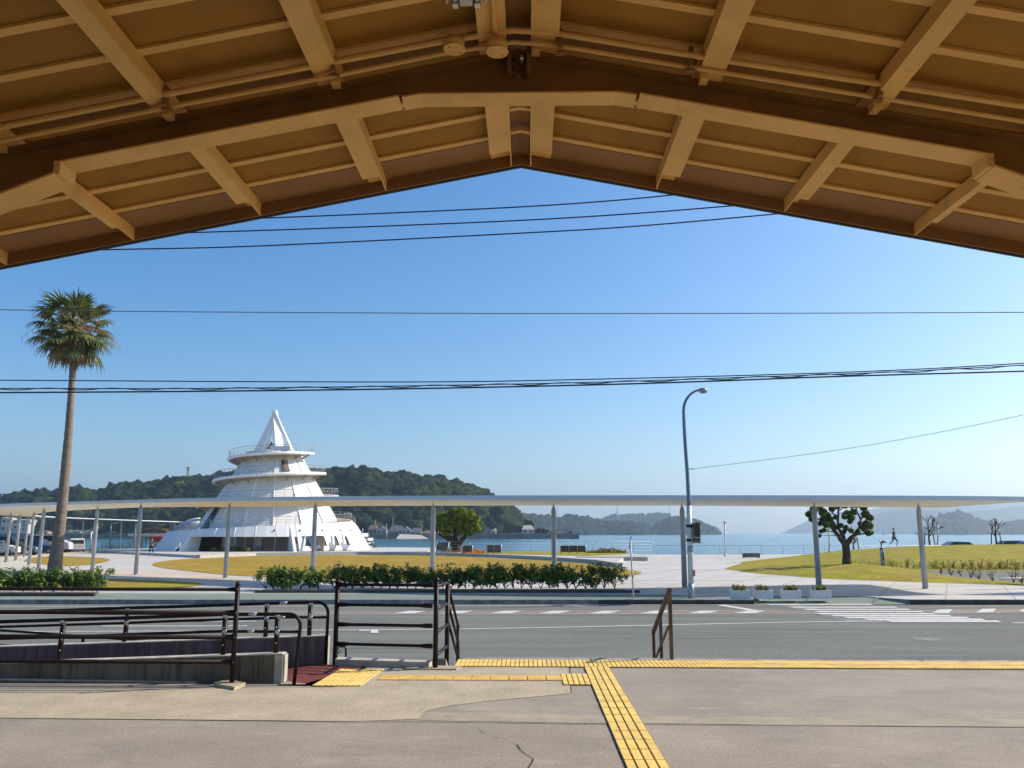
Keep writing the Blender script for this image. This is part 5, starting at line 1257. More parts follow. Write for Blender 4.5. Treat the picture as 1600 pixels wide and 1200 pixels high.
# ================================================================ PEOPLE
def skinbody(name, joints, edges, mt_, parent, faces=None):
    me = bpy.data.meshes.new(name); me.from_pydata([tuple(Vector(j[0])) for j in joints], edges, []); o = bpy.data.objects.new(name, me); COL.objects.link(o); o.parent = parent
    md = o.modifiers.new('s', 'SKIN'); ly = me.skin_vertices[0] if me.skin_vertices else None
    for i, j in enumerate(joints): me.skin_vertices[0].data[i].radius = (j[1], j[1] if len(j) < 3 else j[2])
    me.skin_vertices[0].data[0].use_root = True
    sb_ = o.modifiers.new('d', 'SUBSURF'); sb_.levels = 1; sb_.render_levels = 1; me.materials.append(mt_); return o
def ensure_skin(me):
    pass
def person(loc, rz, label, stride, top, legs, hand=None):
    t = thing('person', loc, label, 'person'); t.rotation_euler = (0, 0, rz); s = stride
    J = [((0,0,.95), .13, .1), ((0,.0,1.2), .12, .09), ((0,.01,1.42), .14, .09), ((0,0,1.52), .055), ((0,.03,1.6), .075), ((0,.03,1.72), .07),
         ((.19,0,1.4), .055), ((.25,-.1*s-.02,1.14), .042), ((.22,.12*s+.05,.95+.1*abs(s)), .032), ((-.19,0,1.4), .055), ((-.25,.1*s,1.14), .042), ((-.22,.16*s+.05,.98+.1*abs(s)), .032),
         ((.1,0,.88), .085), ((.11,.22*s,.5), .06), ((.11,.1*s,.1), .04), ((.11,.1*s+.13,.04), .03), ((-.1,0,.88), .085), ((-.11,-.1*s,.48), .06), ((-.11,-.38*s,.1+.12*abs(s)), .04), ((-.11,-.38*s+.12,.05+.08*abs(s)), .03)]
    E_ = [(0,1),(1,2),(2,3),(3,4),(4,5),(2,6),(6,7),(7,8),(2,9),(9,10),(10,11),(0,12),(12,13),(13,14),(14,15),(0,16),(16,17),(17,18),(18,19)]
    me = bpy.data.meshes.new('body'); bm = bmesh.new(); bm.verts.layers.skin.verify(); vs = [bm.verts.new(j[0]) for j in J]; ly = bm.verts.layers.skin.verify()
    for v, j in zip(vs, J): v[ly].radius = (j[1], j[-1])
    vs[0][ly].use_root = True
    for a, b_ in E_: bm.edges.new((vs[a], vs[b_]))
    bm.to_mesh(me); bm.free(); o = bpy.data.objects.new('body', me); COL.objects.link(o); o.parent = t
    o.modifiers.new('s', 'SKIN'); d_ = o.modifiers.new('d', 'SUBSURF'); d_.levels = 1; d_.render_levels = 1
    me.materials.append(M['skin'])
    def cloth(name, idx, ed, pad, m_):
        me = bpy.data.meshes.new(name); bm = bmesh.new(); ly = bm.verts.layers.skin.verify(); mp_ = {}
        for i in idx: v = bm.verts.new(J[i][0]); v[ly].radius = (J[i][1]+pad, J[i][-1]+pad); mp_[i] = v
        mp_[idx[0]][ly].use_root = True
        for a, b_ in ed: bm.edges.new((mp_[a], mp_[b_]))
        bm.to_mesh(me); bm.free(); o = bpy.data.objects.new(name, me); COL.objects.link(o); o.parent = t; o.modifiers.new('s', 'SKIN'); d_ = o.modifiers.new('d', 'SUBSURF'); d_.levels = 1; d_.render_levels = 1; me.materials.append(m_)
    cloth('top', [0,1,2,6,7,9,10], [(0,1),(1,2),(2,6),(6,7),(2,9),(9,10)], .014, M[top])
    cloth('trousers', [0,12,13,14,16,17,18] if legs != 'shorts' else [0,12,13,16,17], [(0,12),(12,13),(0,16),(16,17)]+([(13,14),(17,18)] if legs != 'shorts' else []), .013, M['navycloth' if legs == 'shorts' else legs])
    mb = MB(); mb.blob((0, .02, 1.74), .105, 2, .08, 1, (.85, 1, .85)); h_ = mb.build('hair', M['hair']); h_.parent = t
    return t
v = at(1398, 854.2, .28); person((v.x, v.y, v.z), R(-80), 'dark clothed person jogging along the top of the grass bank', 1.3, 'navycloth', 'shorts')
v = at(236, 867, ZP); person(tuple(v), R(165), 'person in a grey top walking on the paving left of the tower', .55, 'greycloth', 'navycloth')

# ================================================================ VEHICLES
def car(px, py, z, rz, kind, paint, label, sc_=1.0, grp='cars parked beside the plaza'):
    v = Vector((*at(px, py, .1).xy, ZP)) if z == 'B' else at(px, py, z); t = thing('parked_car', tuple(v), label, 'car', grp); t.rotation_euler = (0, 0, rz); t.scale = (sc_,)*3
    if kind == 'van': prof = [(-2.1,.3),(-2.15,.8),(-2.05,1.65),(-1.9,1.85),(1.0,1.85),(1.5,1.2),(2.1,1.0),(2.2,.35)]; cab = [(-1.98,1.15),(-1.9,1.68),(.98,1.7),(1.4,1.18)]; W = .84
    elif kind == 'suv': prof = [(-2.1,.3),(-2.15,.9),(-1.95,1.5),(-1.7,1.62),(.4,1.62),(1.05,1.1),(2.0,.98),(2.15,.35)]; cab = [(-2.0,1.03),(-1.78,1.5),(.35,1.52),(.95,1.08)]; W = .86
    elif kind == 'hatch': prof = [(-1.75,.28),(-1.8,.85),(-1.6,1.4),(-1.4,1.5),(.3,1.48),(.95,1.0),(1.65,.88),(1.75,.3)]; cab = [(-1.62,.95),(-1.45,1.38),(.25,1.38),(.85,.98)]; W = .8
    else: prof = [(-2.2,.28),(-2.25,.75),(-1.9,.95),(-1.3,1.35),(.2,1.4),(1.0,.95),(2.1,.8),(2.25,.3)]; cab = [(-1.75,.95),(-1.25,1.27),(.15,1.3),(.88,.93)]; W = .86
    n_ = len(prof); mb = MB(); ins = .1
    def w_(z_): return W if z_ < 1.0 else W-.16*(z_-1.0)/.7
    mb.add([(x, -w_(z_), z_) for x, z_ in prof]+[(x, w_(z_), z_) for x, z_ in prof], [list(range(n_))[::-1], [n_+i for i in range(n_)]]+[[i, (i+1) % n_, n_+(i+1) % n_, n_+i] for i in range(n_)])
    b = mb.build('body', M[paint]); b.parent = t; bv = b.modifiers.new('b', 'BEVEL'); bv.width = .05; bv.segments = 2
    for s in (-1, 1):
        g = MB(); q = [(x, s*(w_(z_)+.004), z_) for x, z_ in cab]; g.add(q, [tuple(range(4)) if s < 0 else tuple(range(4))[::-1]]); g = g.build('side_window', M['glass']); g.parent = t
    def end(i, nm):
        (xa, za), (xb, zb_) = prof[i], prof[i+1]; g = MB(); nx = Vector((zb_-za, 0, xa-xb)).normalized()*(-.006)
        if (nx.x > 0) != (xa+xb > 0): nx = -nx
        p0 = Vector((xa, 0, za)).lerp(Vector((xb, 0, zb_)), .12)+nx; p1 = Vector((xa, 0, za)).lerp(Vector((xb, 0, zb_)), .9)+nx
        g.add([(p0.x, -w_(p0.z)+.08, p0.z), (p0.x, w_(p0.z)-.08, p0.z), (p1.x, w_(p1.z)-.08, p1.z), (p1.x, -w_(p1.z)+.08, p1.z)], [(0,1,2,3)]); g = g.build(nm, M['glass']); g.parent = t
    end(4, 'windscreen'); end(1 if kind != 'sedan' else 2, 'rear_window')
    for x in (prof[0][0]+.75, prof[-1][0]-.75):
        for s in (-1, 1):
            g = MB(); g.tube([(x, s*(W-.2), .32), (x, s*(W+.02), .32)], .32, 14); g = g.build('wheel', M['black']); g.parent = t
            h_ = MB(); h_.tube([(x, s*(W+.0), .32), (x, s*(W+.03), .32)], .18, 10); h_ = h_.build('rim', M['steel']); h_.parent = g
    for s in (-1, 1):
        for x, m_, nm in ((prof[-1][0]-.06, 'tube', 'headlight'), (prof[0][0]-.03, 'redthing', 'tail_light')):
            g = MB(); g.box((x, s*.6-.14, .66 if nm == 'headlight' else .78), (x+.08, s*.6+.14, .78 if nm == 'headlight' else .98)); g = g.build(nm, M[m_]); g.parent = t
    return t
struct(MB().sheet(P([(-400,868),(200,858.5),(330,857),(330,863),(200,862),(90,865),(0,870),(-400,880)], ZP), ZP+.003).build('car_park', M['asphalt']))
car(2, 868, ZP, R(5), 'hatch', 'carwhite', 'white car cut off by the left edge of the picture')
car(24, 867.5, ZP, R(8), 'sedan', 'carteal', 'dark teal car second from the left edge', 1.0)
car(5, 862, ZP, R(5), 'van', 'cardark', 'dark van behind the white car at the left edge')
car(39, 865, ZP, R(185), 'suv', 'carblue', 'blue car with a pale roof between two canopy poles')
car(57, 865, ZP, R(12), 'sedan', 'carblue', 'blue car low beside the front of the white van')
car(74, 863.5, ZP, R(15), 'van', 'carwhite', 'tall white camper van left of the palm trunk', 1.15)
car(103, 860, ZP, R(112), 'hatch', 'carwhite', 'small white car just right of the palm trunk', .75)
car(119, 862, ZP, R(119), 'suv', 'carwhite', 'white car seen from behind, right of the palm trunk', 1.0)
car(1490, 856, 'B', R(180), 'sedan', 'cardark', 'dark car behind the grass bank, only its roof showing, right of the white lamp')
car(1574, 856, 'B', R(180), 'hatch', 'cardark', 'silver dark car behind the grass bank, near the right edge')
car(1606, 856.5, 'B', R(180), 'hatch', 'carwhite', 'pale car roof at the far right edge behind the bank')

def bicycle(px, py, rz, k):
    v = at(px, py, ZP); t = thing('bicycle', tuple(v), 'dark bicycle in the row of parked bicycles near the water', 'bicycle', 'bicycles parked near the water'); t.rotation_euler = (0, 0, rz)
    for x in (-.52, .52):
        mb = MB(); mb.tube([(x+.33*math.cos(a*.5236), 0, .34+.33*math.sin(a*.5236)) for a in range(13)], .022, 5); o = mb.build('wheel', M['black']); o.parent = t
    mb = MB()
    for a, b_ in (((-.52,0,.34),(-.15,0,.34)), ((-.15,0,.34),(-.25,0,.85)), ((-.52,0,.34),(-.22,0,.72)), ((-.15,0,.34),(.38,0,.75)), ((-.23,0,.78),(.38,0,.8)), ((.52,0,.34),(.36,0,.98))): mb.tube([a, b_], .02, 5)
    o = mb.build('frame', M['carteal']); o.parent = t
    mb = MB(); mb.tube([(.3,-.27,1.0),(.38,0,.98),(.3,.27,1.0)], .016, 5); o = mb.build('handlebar', M['black']); o.parent = t
    mb = MB(); mb.blob((-.27,0,.88), .1, 1, 0, 0, (1.2,.7,.4)); o = mb.build('saddle', M['black']); o.parent = t
for k in range(9): bicycle(162+k*5.2, 859.6, R(60+9*((k*5) % 4)), k)

# ================================================================ FERRY TERMINAL, BOAT, LAMPS ON THE LEFT
Yt_ = 128
a, c = atY(214, 822, Yt_), atY(271, 822, Yt_)
t = thing('ferry_shelter', ((a.x+c.x)/2, Yt_, ZP), 'low white flat roofed ferry shelter on thin posts left of the tower', 'shelter')
zz = atY(240, 838, Yt_).z; x0, x1 = atY(214, 835, Yt_).x, atY(273, 835, Yt_).x
MB().box((x0, Yt_-3, zz), (x1, Yt_+2, zz+.45)).build('roof', M['canopy'], t)
for px in (217, 226, 235, 246, 258): x = atY(px, 850, Yt_).x; MB().tube([(x, Yt_-2.5, ZP), (x, Yt_-2.5, zz)], .09, 8).build('post', M['polewhite'], t)
for (xa, xb, m_) in ((232, 246, 'glass2'), (246, 262, 'housewall'), (218, 224, 'housewall')):
    MB().box((atY(xa, 850, Yt_).x, Yt_+.2, ZP), (atY(xb, 850, Yt_).x-.1, Yt_+.5, zz)).build('wall_panel', M[m_], t)
v = at(250, 857.5, ZP); t = thing('red_kiosk', (v.x, 124, ZP), 'small red and white boat hull standing in front of the ferry shelter', 'boat')
mb = MB(); mb.add([(v.x-.0-1.6, 123.4, ZP+.2), (v.x+2.0, 123.4, ZP+.2), (v.x+2.0, 124.4, ZP+.2), (v.x-1.6, 124.4, ZP+.2), (v.x-2.0, 123.1, ZP+1.0), (v.x+3.0, 123.1, ZP+1.0), (v.x+3.0, 124.7, ZP+1.0), (v.x-2.0, 124.7, ZP+1.0)], [(3,2,1,0),(4,5,6,7),(0,1,5,4),(1,2,6,5),(2,3,7,6),(3,0,4,7)]); mb.build('hull', M['carwhite'], t)
MB().box((v.x-2.0, 123.08, ZP+1.0), (v.x+3.0, 124.7, ZP+1.75)).build('cover', M['redthing'], t)
# arched roofs behind and the covered boarding ramp
for k, (pa_, pb_, pt_, pbm, Yd) in enumerate(((248, 305, 822, 829, 134), (224, 278, 826, 835, 131))):
    t = thing('arched_roof', (atY(pa_, 830, Yd).x, Yd, ZP), ('brown underside of the higher curved pier roof behind the boarding ramp', 'lower curved pier roof above the ferry shelter')[k], 'roof'); mb = MB(); vs = []
    A1, A2 = atY(pa_, pbm, Yd), atY(pb_, pbm, Yd); H_ = atY(pa_, pt_, Yd).z-A1.z
    for i in range(13):
        u_ = i/12; x = A1.x+(A2.x-A1.x)*u_; z = A1.z+H_*math.sin(math.pi*u_); mb.v += [Vector((x, Yd-2, z)), Vector((x, Yd+3, z)), Vector((x, Yd-2, z+.25)), Vector((x, Yd+3, z+.25))]
        if i < 12:
            o = i*4
            for f in ((0,1,5,4),(2,6,7,3),(0,4,6,2),(1,3,7,5)): mb.f.append([o+j for j in f]); mb.sm.append(False)
    mb.build('curved_sheet', M['towerdeck'], t)
    for xx in (A1.x+.5, A2.x-.5): MB().tube([(xx, Yd, ZP-2), (xx, Yd, A1.z+.3)], .12, 8).build('post', M['pole'], t)
p = [atY(264, 838.5, 122), atY(280, 829, 122), atY(292, 822.5, 122), atY(300, 819.8, 122), atY(312, 818.5, 122)]
t = thing('boarding_ramp', tuple(p[0]), 'covered grey boarding ramp rising behind the left side of the tower', 'ramp')
MB().tube(p, [.55, .75, .8, .7, .5], 8).build('ramp_tube', M['pole'], t)
mb = MB(); mb.tube([v_+Vector((0, 0, .8)) for v_ in p[1:]], .12, 6); mb.build('top_rail', M['towerseam'], t)
MB().tube([p[2]-Vector((0, 0, .5)), (p[2].x, 122, ZP-2)], .15, 8).build('post', M['pole'], t)
# lamps on the left quay
for px, pyb, pyt, lab in ((172, 857, 818, 'dark double armed lamp post among the parked bicycles'), (141, 862, 826, 'plain grey lamp post right of the white car, by the water')):
    v = at(px, pyb, ZP); tp = atY(px+1.5, pyt, v.y); t = thing('park_lamp', tuple(v), lab, 'lamp post'); MB().tube([v, tp], [.13, .09], 8).build('post', M['pole'], t); MB().bar(tp, tp+Vector((.9, 0, .1)), .25, .1).build('lamp_head', M['pole'], t)
# ferry moored behind the tower
Yf = 126; X_ = lambda px, py=845: atY(px, py, Yf).x; Z_ = lambda py: atY(570, py, Yf).z
t = thing('ferry', (X_(562), Yf, ZW), 'white ferry showing its stacked decks behind the right foot of the tower', 'boat')
mb = MB(); mb.add([(X_(515), Yf-2.5, ZW), (X_(574), Yf-2, ZW), (X_(574), Yf+2, ZW), (X_(515), Yf+2.5, ZW), (X_(512), Yf-3, Z_(853)), (X_(581), Yf-2.6, Z_(853)), (X_(581), Yf+2.6, Z_(853)), (X_(512), Yf+3, Z_(853))], [(3,2,1,0),(4,5,6,7),(0,1,5,4),(1,2,6,5),(2,3,7,6),(3,0,4,7)]); mb.build('hull', M['carwhite'], t)
for (y0, y1, xe, m_) in ((833, 838.5, 571, 'carwhite'), (840.5, 845, 579, 'carwhite'), (847.5, 851, 580, 'carwhite'), (838.5, 840.5, 568, 'dark'), (845, 847.5, 574, 'dark')):
    MB().box((X_(530), Yf-2.2, Z_(y1)), (X_(xe), Yf+2.2, Z_(y0))).build('deck' if m_ != 'dark' else 'window_band', M[m_], t)
MB().tube([(X_(566), Yf, Z_(834)), (X_(566), Yf, Z_(826))], .08, 6).build('mast', M['pole'], t)
v0 = at(580, 849, ZP); t = thing('gangway', (X_(592), 118, ZP), 'dark sloping gangway between the quay and the ferry', 'gangway'); MB().bar(atY(580, 849, 119), atY(592, 861, 119), 1.0, .2).build('deck', M['board'], t); MB().bar(atY(580, 846, 118.5), atY(591, 858, 118.5), .06, .08).build('handrail', M['board'], t)
t = thing('mooring_post', (atY(573, 860, 118).x, 118, ZP), 'dark mushroom shaped quay fender below the ferry stern', 'bollard'); MB().tube([atY(573, 861, 118), atY(573, 853, 118), atY(573, 850, 118)], [.2, .3, .9], 10).build('body', M['dark'], t)

# sailboat
v = at(1381, 835.5, ZW); t = thing('sailboat', tuple(v), 'tiny white sailboat on the water in front of the far mountains', 'sailboat'); s_ = v.y/1330
q = v.copy(); mb = MB(); mb.add([(q.x-3*s_, q.y-1.5, ZW-.2), (q.x+2.5*s_, q.y-1.5, ZW-.2), (q.x+2.5*s_, q.y+1.5, ZW-.2), (q.x-3*s_, q.y+1.5, ZW-.2), (q.x-3.5*s_, q.y-2, ZW+2*s_), (q.x+3.5*s_, q.y-2, ZW+2*s_), (q.x+3.5*s_, q.y+2, ZW+2*s_), (q.x-3.5*s_, q.y+2, ZW+2*s_)], [(4,5,6,7),(0,1,5,4),(1,2,6,5),(2,3,7,6),(3,0,4,7)]); mb.build('hull', M['carwhite'], t)
MB().add([(q.x-3*s_, q.y, ZW+2.5*s_), (q.x+.2*s_, q.y, ZW+2.5*s_), (q.x+.2*s_, q.y+.3, ZW+10*s_), (q.x-3*s_, q.y+.2, ZW+2.6*s_)], [(0,1,2)]).build('sail', M['carwhite'], t, thick=.1)
MB().tube([(q.x+.3*s_, q.y, ZW), (q.x+.3*s_, q.y, ZW+10.5*s_)], .25*s_, 6).build('mast', M['polewhite'], t)

# ================================================================ FAR SHORE: HILLS, WOODS, HOUSES
def hill(name, prof, Y, depth, base_z=ZW, mt='forestground', x0=None, n_=60, fold=.35, seed=0, drop=0):
    """a ridge whose skyline follows prof (photo px), with rounded front slope down to the shore"""
    mb = MB(); nx, ny = n_, 12; xs_ = [prof[0][0]+(prof[-1][0]-prof[0][0])*i/nx for i in range(nx+1)]; rows = []
    for i, x in enumerate(xs_):
        tp = atY(x, lerp(prof, x), Y+depth); h_ = max(.5, tp.z-base_z-drop); dirv = Vector((tp.x, tp.y, 0)).normalized()
        for j in range(ny+1):
            u_ = j/ny; r_ = 1-u_
            zz = base_z+h_*math.sin(u_*math.pi/2)**(.85); hh = Vector((tp.x, tp.y, 0))-dirv*depth*r_*min(1, h_/60+.25)
            wv_ = noise.noise(Vector((x*.02+seed, u_*1.5, seed)))*fold*h_*math.sin(u_*math.pi)*.5
            mb.v.append(Vector((hh.x, hh.y, zz+wv_)))
        mb.v.append(Vector((tp.x, tp.y, 0))+dirv*depth*1.0+Vector((0,0,base_z)))
    k_ = ny+2
    for i in range(nx):
        for j in range(k_-1): a = i*k_+j; mb.f.append([a, a+k_, a+k_+1, a+1]); mb.sm.append(True)
    o = struct(mb.build(name, M[mt])); return mb, k_
def woods(mb, k_, dens, rmin, rmax, name, seed, hmax=1):
    """lumpy tree crowns over the visible slope (a far wood that reads as one mass)"""
    rnd = random.Random(seed); out = MB(); faces = mb.f; V_ = mb.v; tot = 0; cand = []
    for f in faces:
        a, b_, c, d = [V_[i] for i in f]; ar = ((b_-a).cross(d-a)).length; cand.append((ar, a, b_, c, d))
    A = sum(c_[0] for c_ in cand)
    for ar, a, b_, c, d in cand:
        n_ = ar/A*dens; n_ = int(n_)+(1 if rnd.random() < n_-int(n_) else 0)
        for q in range(n_):
            u_, v_ = rnd.random(), rnd.random(); p = a.lerp(b_, u_).lerp(d.lerp(c, u_), v_); r_ = rnd.uniform(rmin, rmax)
            if p.z < ZW+1: continue
            out.blob(p+Vector((0, 0, -r_*.4)), r_, 2 if r_ > rmin*1.3 else 1, .35, rnd.random()*50, (1, 1, rnd.uniform(.75, 1.1)))
    struct(out.build(name, M['forest']), 'stuff')
H1 = [(-420,790),(-200,776),(0,777),(25,770),(60,766),(95,767),(110,763),(126,762),(140,767),(165,763),(195,754),(230,752),(262,748),(300,744),(335,740),(400,737),(450,737),(490,733),(520,732),(545,730),(570,731),(590,736),(600,739),(615,738),(635,739),(660,742),(685,744),(700,750),(715,752),(740,760),(760,768),(772,774),(785,780),(800,792),(812,808),(822,822),(832,837)]
m1, k1_ = hill('hill', [p for p in H1 if p[0] >= -420], 700, 120, n_=150, seed=1, drop=4.5)
woods(m1, k1_, 5200, 4.0, 9.5, 'hill_woods', 3)
m2, k2 = hill('hill', [(740,800),(775,800),(808,801),(830,804),(850,807),(868,809),(882,807),(892,805),(902,806),(915,809),(930,812),(945,815),(960,816),(980,814),(995,815),(1008,820),(1017,828),(1022,834)], 1900, 260, n_=60, seed=2, drop=9)
woods(m2, k2, 1500, 11, 20, 'hill_woods', 4)
m3, k3 = hill('hill', [(930,815),(950,808),(965,804),(978,806),(992,805),(1005,804),(1020,802),(1035,804),(1045,807),(1065,816),(1080,826)], 3300, 300, n_=40, seed=3, drop=16)
woods(m3, k3, 500, 20, 34, 'hill_woods', 5)
m4, k4 = hill('island', [(1014,834),(1020,826),(1030,818),(1040,811),(1052,807.5),(1064,808),(1076,812),(1088,813),(1098,817),(1108,823),(1116,829),(1126,834.4)], 2100, 180, n_=50, seed=4, drop=8)
woods(m4, k4, 900, 11, 18, 'island_woods', 6)
hill('island', [(1104,826),(1112,821),(1120,823),(1124,827),(1129,833)], 3300, 100, n_=16, seed=5)
hill('mountain', [(1220,834),(1226,831),(1240,824),(1252,819),(1265,812),(1285,805),(1300,801),(1322,799),(1345,796),(1360,797),(1380,793),(1410,791),(1440,788),(1470,784),(1490,779),(1505,774),(1520,776),(1545,775),(1575,780),(1600,781),(1660,786),(1750,792),(1900,805)], 6200, 500, n_=60, mt='forestground', seed=6)
m5, k5 = hill('mountain', [(1340,834),(1355,812),(1372,802),(1395,797),(1420,795),(1450,797),(1500,800),(1560,796),(1600,792),(1700,796),(1850,812)], 4600, 400, n_=50, seed=7)
m6, k6 = hill('headland', [(1424,836),(1430,832),(1442,829),(1452,822),(1463,812),(1476,804),(1488,799),(1498,798.5),(1508,803),(1520,810),(1534,814),(1546,815),(1560,818),(1575,816),(1590,813),(1604,813),(1640,818),(1700,815),(1800,820),(1900,835)], 2300, 260, n_=60, seed=8, drop=10)
woods(m6, k6, 1100, 13, 22, 'headland_woods', 9)

def quay(pts, y_top, y_bot, Y, label, mt='quay'):
    pass
# sea walls of the far shore
def seawall(pxa, pxb, Y, ztop, label, mt='quay'):
    a, b_ = atY(pxa, 840, Y), atY(pxb, 840, Y); t = thing('sea_wall', (a.x, Y, ZW), label, 'wall', 'stone sea walls of the far shore'); MB().box((a.x, Y, ZW-1), (b_.x, Y+60, ztop)).build('wall_face', M[mt], t); MB().box((a.x, Y-.2, ztop), (b_.x, Y+60, ztop+.35)).build('coping', M['kerb'], t); return t
seawall(560, 812, 660, .9, 'dark stone sea wall under the houses right of the tower')
seawall(808, 905, 640, .9, 'pale concrete sea wall of the small headland')
seawall(-200, 330, 690, .9, 'dark low sea wall along the left far shore', 'quay')
t = thing('slipway', (atY(650, 840, 655).x, 655, ZW), 'pale sloping slipway in the sea wall under the white gable', 'slipway')
a, b_ = atY(622, 840, 650), atY(672, 840, 650); MB().add([(a.x, 658, .9), (b_.x-8, 658, .2), (b_.x, 640, ZW), (a.x, 640, ZW), (a.x, 658, ZW-1), (b_.x, 658, ZW-1)], [(3,2,1,0),(0,4,3),(0,1,5,4),(1,2,5)]).build('slope', M['wallcap'], t)
def house(pxa, pxb, pye, pyr, pyb, Y, wall, roofm, label, gable=False, name='house', cat='house', floors=1):
    a, b_ = atY(pxa, pyb, Y), atY(pxb, pyb, Y); ze, zr, zb_ = atY((pxa+pxb)/2, pye, Y).z, atY((pxa+pxb)/2, pyr, Y).z, max(.4, min(6, a.z))
    w_ = b_.x-a.x; D = max(7, w_*.7); t = thing(name, ((a.x+b_.x)/2, Y, zb_), label, cat, 'houses on the far shore')
    zb_ = a.z if a.z > .5 else .5
    MB().box((a.x, Y, zb_-3), (b_.x, Y+D, ze)).build('wall', M[wall], t)
    mb = MB(); o = .5; xm = (a.x+b_.x)/2
    if gable: mb.add([(a.x-o, Y-o, ze-.2), (b_.x+o, Y-o, ze-.2), (xm, Y-o, zr), (a.x-o, Y+D+o, ze-.2), (b_.x+o, Y+D+o, ze-.2), (xm, Y+D+o, zr)], [(0,2,5,3),(2,1,4,5),(0,3,4,1)]); MB().add([(a.x, Y-.01, ze-.2), (b_.x, Y-.01, ze-.2), (xm, Y-.01, zr-.4)], [(0,1,2)]).build('gable_wall', M[wall], t)
    else: mb.add([(a.x-o, Y-o, ze-.1), (b_.x+o, Y-o, ze-.1), (b_.x+o, Y+D+o, ze-.1), (a.x-o, Y+D+o, ze-.1), (a.x+w_*.18, Y+D/2, zr), (b_.x-w_*.18, Y+D/2, zr)], [(0,1,5,4),(1,2,5),(2,3,4,5),(3,0,4),(0,3,2,1)])
    mb.build('roof', M[roofm], t)
    n_ = max(2, int(w_/3.2)); h_ = (ze-zb_)/floors
    for fl in range(floors):
        for k in range(n_):
            xc = a.x+w_*(k+.5)/n_; zc = zb_+h_*(fl+.5); MB().box((xc-w_/n_*.27, Y-.12, zc-h_*.2), (xc+w_/n_*.27, Y+.02, zc+h_*.22)).build('window', M['glass'], t)
    return t
random.seed(31)
house(575, 589, 826.5, 820, 838, 690, 'housewall2', 'roofbrown', 'grey brown roofed house just right of the ferry')
house(588, 603, 827, 822, 837, 685, 'housewall', 'roofgrey', 'small house with a pale gable below the tall red roofed house', True)
house(577, 597, 819, 813.5, 828, 715, 'housewall', 'roofgrey', 'tall house with a grey roof up the slope behind the ferry', floors=2)
house(592, 600, 820, 816, 828, 716, 'housewall2', 'roofbrown', 'narrow house with a reddish roof up the slope')
house(607, 630, 830, 821, 838, 680, 'housewall2', 'roofgrey', 'wide house with a broad dark grey hipped roof')
house(628, 640, 828, 822.5, 838, 676, 'housewall', 'roofgrey', 'house with a tall white gable facing the bay', True)
house(641, 658, 831, 825, 838, 674, 'housewall', 'roofgrey', 'low white house right of the white gable')
house(660, 680, 833, 829, 838, 676, 'housewall2', 'roofbrown', 'tan low shed left of the canopy pole in the middle')
house(683, 692, 833, 830, 838, 676, 'orange', 'roofbrown', 'small orange walled shed right of the canopy pole')
house(757, 775, 829, 822, 836, 690, 'housewall', 'housewall', 'white roofed house among trees right of the dense tree')
house(816, 834, 827, 820.5, 834, 665, 'housewall', 'housewall', 'white house with trees on the small headland')
house(859, 868, 829, 825, 835, 660, 'housewall2', 'roofbrown', 'brown roofed house left of the middle canopy pole')
house(869, 881, 833, 828, 837, 652, 'housewall', 'housewall', 'small white house behind the middle canopy pole', True)
house(0, 17, 809, 808, 831, 720, 'housewall', 'housewall', 'large pale office block at the left edge of the far shore', name='apartment_block', cat='building', floors=2)
house(20, 46, 812, 811, 828, 722, 'housewall', 'housewall', 'pale lower block right of the large office block', name='apartment_block', cat='building', floors=2)
house(34, 44, 818, 816, 830, 700, 'housewall', 'roofgrey', 'white house in front of the lower pale block', floors=2)
house(58, 74, 831, 829, 834, 700, 'orange', 'roofbrown', 'long low tan shed on the left far shore')
house(0, 12, 775, 771, 781, 800, 'housewall2', 'roofgrey', 'hilltop house at the left edge with a grey roof', floors=1)
house(14, 24, 775, 773, 780, 800, 'housewall', 'roofgrey', 'white hilltop house second from the left edge', floors=1)
for k, px in enumerate((103, 112, 120, 131, 137)):
    house(px, px+6, 830, 828, 833, 698, 'housewall', 'roofgrey', ('tiny white shed by the water right of the palm trunk', 'tiny white shed, second right of the palm trunk', 'tiny white shed, third right of the palm trunk', 'tiny white shed left of a canopy pole', 'tiny white shed behind a canopy pole')[k])
# trees on the headland, near the houses
def far_tree(px, py, r_px, Y, label, tall=1.0):
    v = atY(px, py, Y); r_ = r_px/1330*Y; t = thing('far_tree', (v.x, Y, max(.5, v.z-r_*1.6)), label, 'tree', 'trees on the far headland'); rnd = random.Random(int(px)); mb = MB()
    for k in range(9):
        mb.blob(v+Vector((rnd.gauss(0, r_*.42), rnd.gauss(0, r_*.3), rnd.uniform(-.5, .5)*r_*tall)), r_*rnd.uniform(.35, .6), 2, .5, rnd.random()*30)
    mb.build('crown', M['forest'], t); MB().tube([(v.x, Y, max(0, v.z-r_*2.2)), v], [.5, .3], 6).build('trunk', M['bark'], t)
for a in ((778, 806, 14, 700, 'large pale green tree standing out of the wood behind the dense tree', 1.4), (765, 816, 10, 690, 'round tree behind the white roofed house', 1), (795, 822, 10, 680, 'dark tree at the foot of the wooded hill', 1), (808, 826, 7, 670, 'bushy tree left of the headland house', 1), (826, 818, 6, 672, 'tree crown above the white headland house', 1), (843, 829, 6, 660, 'low tree right of the white headland house', 1), (853, 830, 5, 658, 'low tree between the headland houses', 1), (890, 834, 4, 650, 'small bush tree at the headland tip', 1), (746, 828, 8, 680, 'dark tree just right of the dense tree crown', 1)):
    far_tree(*a)
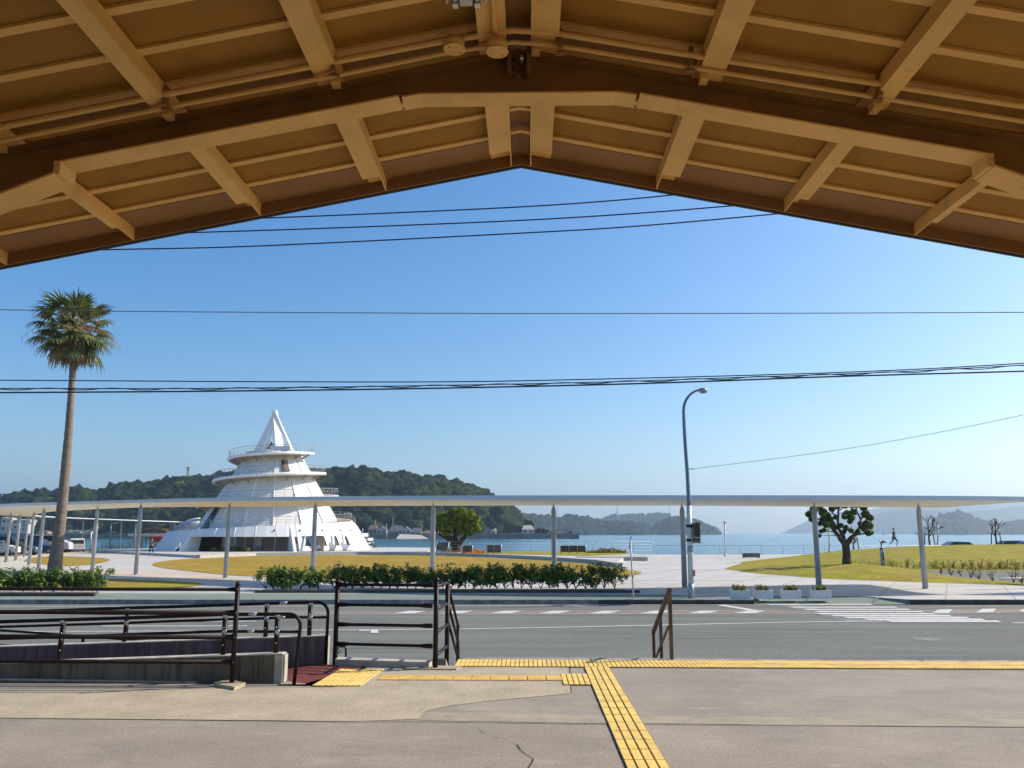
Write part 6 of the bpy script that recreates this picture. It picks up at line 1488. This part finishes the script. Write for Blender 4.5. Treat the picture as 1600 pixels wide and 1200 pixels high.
# poles, pylons and the hilltop antenna
def mast(px, pyb, pyt, Y, r_, label, arms=0, name='utility_pole', cat='pole', grp='poles on the far shore'):
    b, tp = atY(px, pyb, Y), atY(px, pyt, Y); t = thing(name, tuple(b), label, cat, grp); MB().tube([b, tp], [r_, r_*.7], 6).build('pole', M['wallcap'], t)
    for k in range(arms): z = tp.z-(k+.4)*(tp.z-b.z)*.12; MB().bar((tp.x-r_*7, Y, z), (tp.x+r_*7, Y, z), r_, r_).build('crossarm', M['wallcap'], t)
mast(604, 852, 818, 640, .35, 'pale pole rising from the water right of the ferry')
mast(659, 838, 814, 668, .3, 'utility pole beside the low white house', 1)
mast(587, 830, 812, 700, .3, 'utility pole above the houses near the ferry', 1)
mast(614, 836, 808, 690, .25, 'thin mast above the wide grey roof')
def pylon(px, pyb, pyt, Y, w_, label, disc=False):
    b, tp = atY(px, pyb, Y), atY(px, pyt, Y); H = tp.z-b.z; t = thing('pylon', tuple(b), label, 'pylon', 'lattice masts on the hills'); mb = MB(); r_ = w_*(.07 if disc else .04)
    for sx in (-1, 1):
        for sy in (-1, 1): mb.tube([(b.x+sx*w_/2, Y+sy*w_/2, b.z), (b.x+sx*w_*.18, Y+sy*w_*.18, tp.z)], r_, 4)
    for k in range(7):
        f0, f1 = k/7, (k+1)/7; w0 = w_/2*(1-f0*.64); w1 = w_/2*(1-f1*.64)
        for sy in (-1, 1): mb.tube([(b.x-w0, Y+sy*w0, b.z+H*f0), (b.x+w1, Y+sy*w1, b.z+H*f1)], r_*.7, 4); mb.tube([(b.x+w0, Y+sy*w0, b.z+H*f0), (b.x-w1, Y+sy*w1, b.z+H*f1)], r_*.7, 4)
    mb.build('lattice', M['polewhite'], t)
    if disc:
        for f in (1.0, .82): MB().cyl((b.x, Y, b.z+H*f), w_*.75, w_*.14, 12).build('platform', M['polewhite'], t)
    else:
        for f in (.98, .84, .7): MB().bar((b.x-w_*.75, Y, b.z+H*f), (b.x+w_*.75, Y, b.z+H*f), r_*1.5, r_*1.5).build('crossarm', M['polewhite'], t)
pylon(293.5, 748, 730.5, 815, 3.4, 'antenna tower with round platforms on the wooded hilltop', True)
pylon(965, 812, 792.5, 2400, 7, 'electricity pylon on the distant ridge')
pylon(1047, 812, 790, 3600, 9, 'faint electricity pylon on the farthest ridge')
pylon(871, 812, 788, 2400, 6, 'electricity pylon beside the middle canopy pole')

# ================================================================ HAZE
hz = MB().box((-9100, -60, -7), (9100, 9500, 420)).build('haze', M['white']); hz.data.materials.clear()
hm = bpy.data.materials.new('haze'); hm.use_nodes = True; n = hm.node_tree; n.nodes.clear()
pv = n.nodes.new('ShaderNodeVolumePrincipled'); pv.inputs['Color'].default_value = (.74, .86, 1.0, 1); pv.inputs['Density'].default_value = .00016; pv.inputs['Anisotropy'].default_value = .65
on = n.nodes.new('ShaderNodeOutputMaterial'); n.links.new(pv.outputs[0], on.inputs['Volume']); hz.data.materials.append(hm); struct(hz, 'stuff')
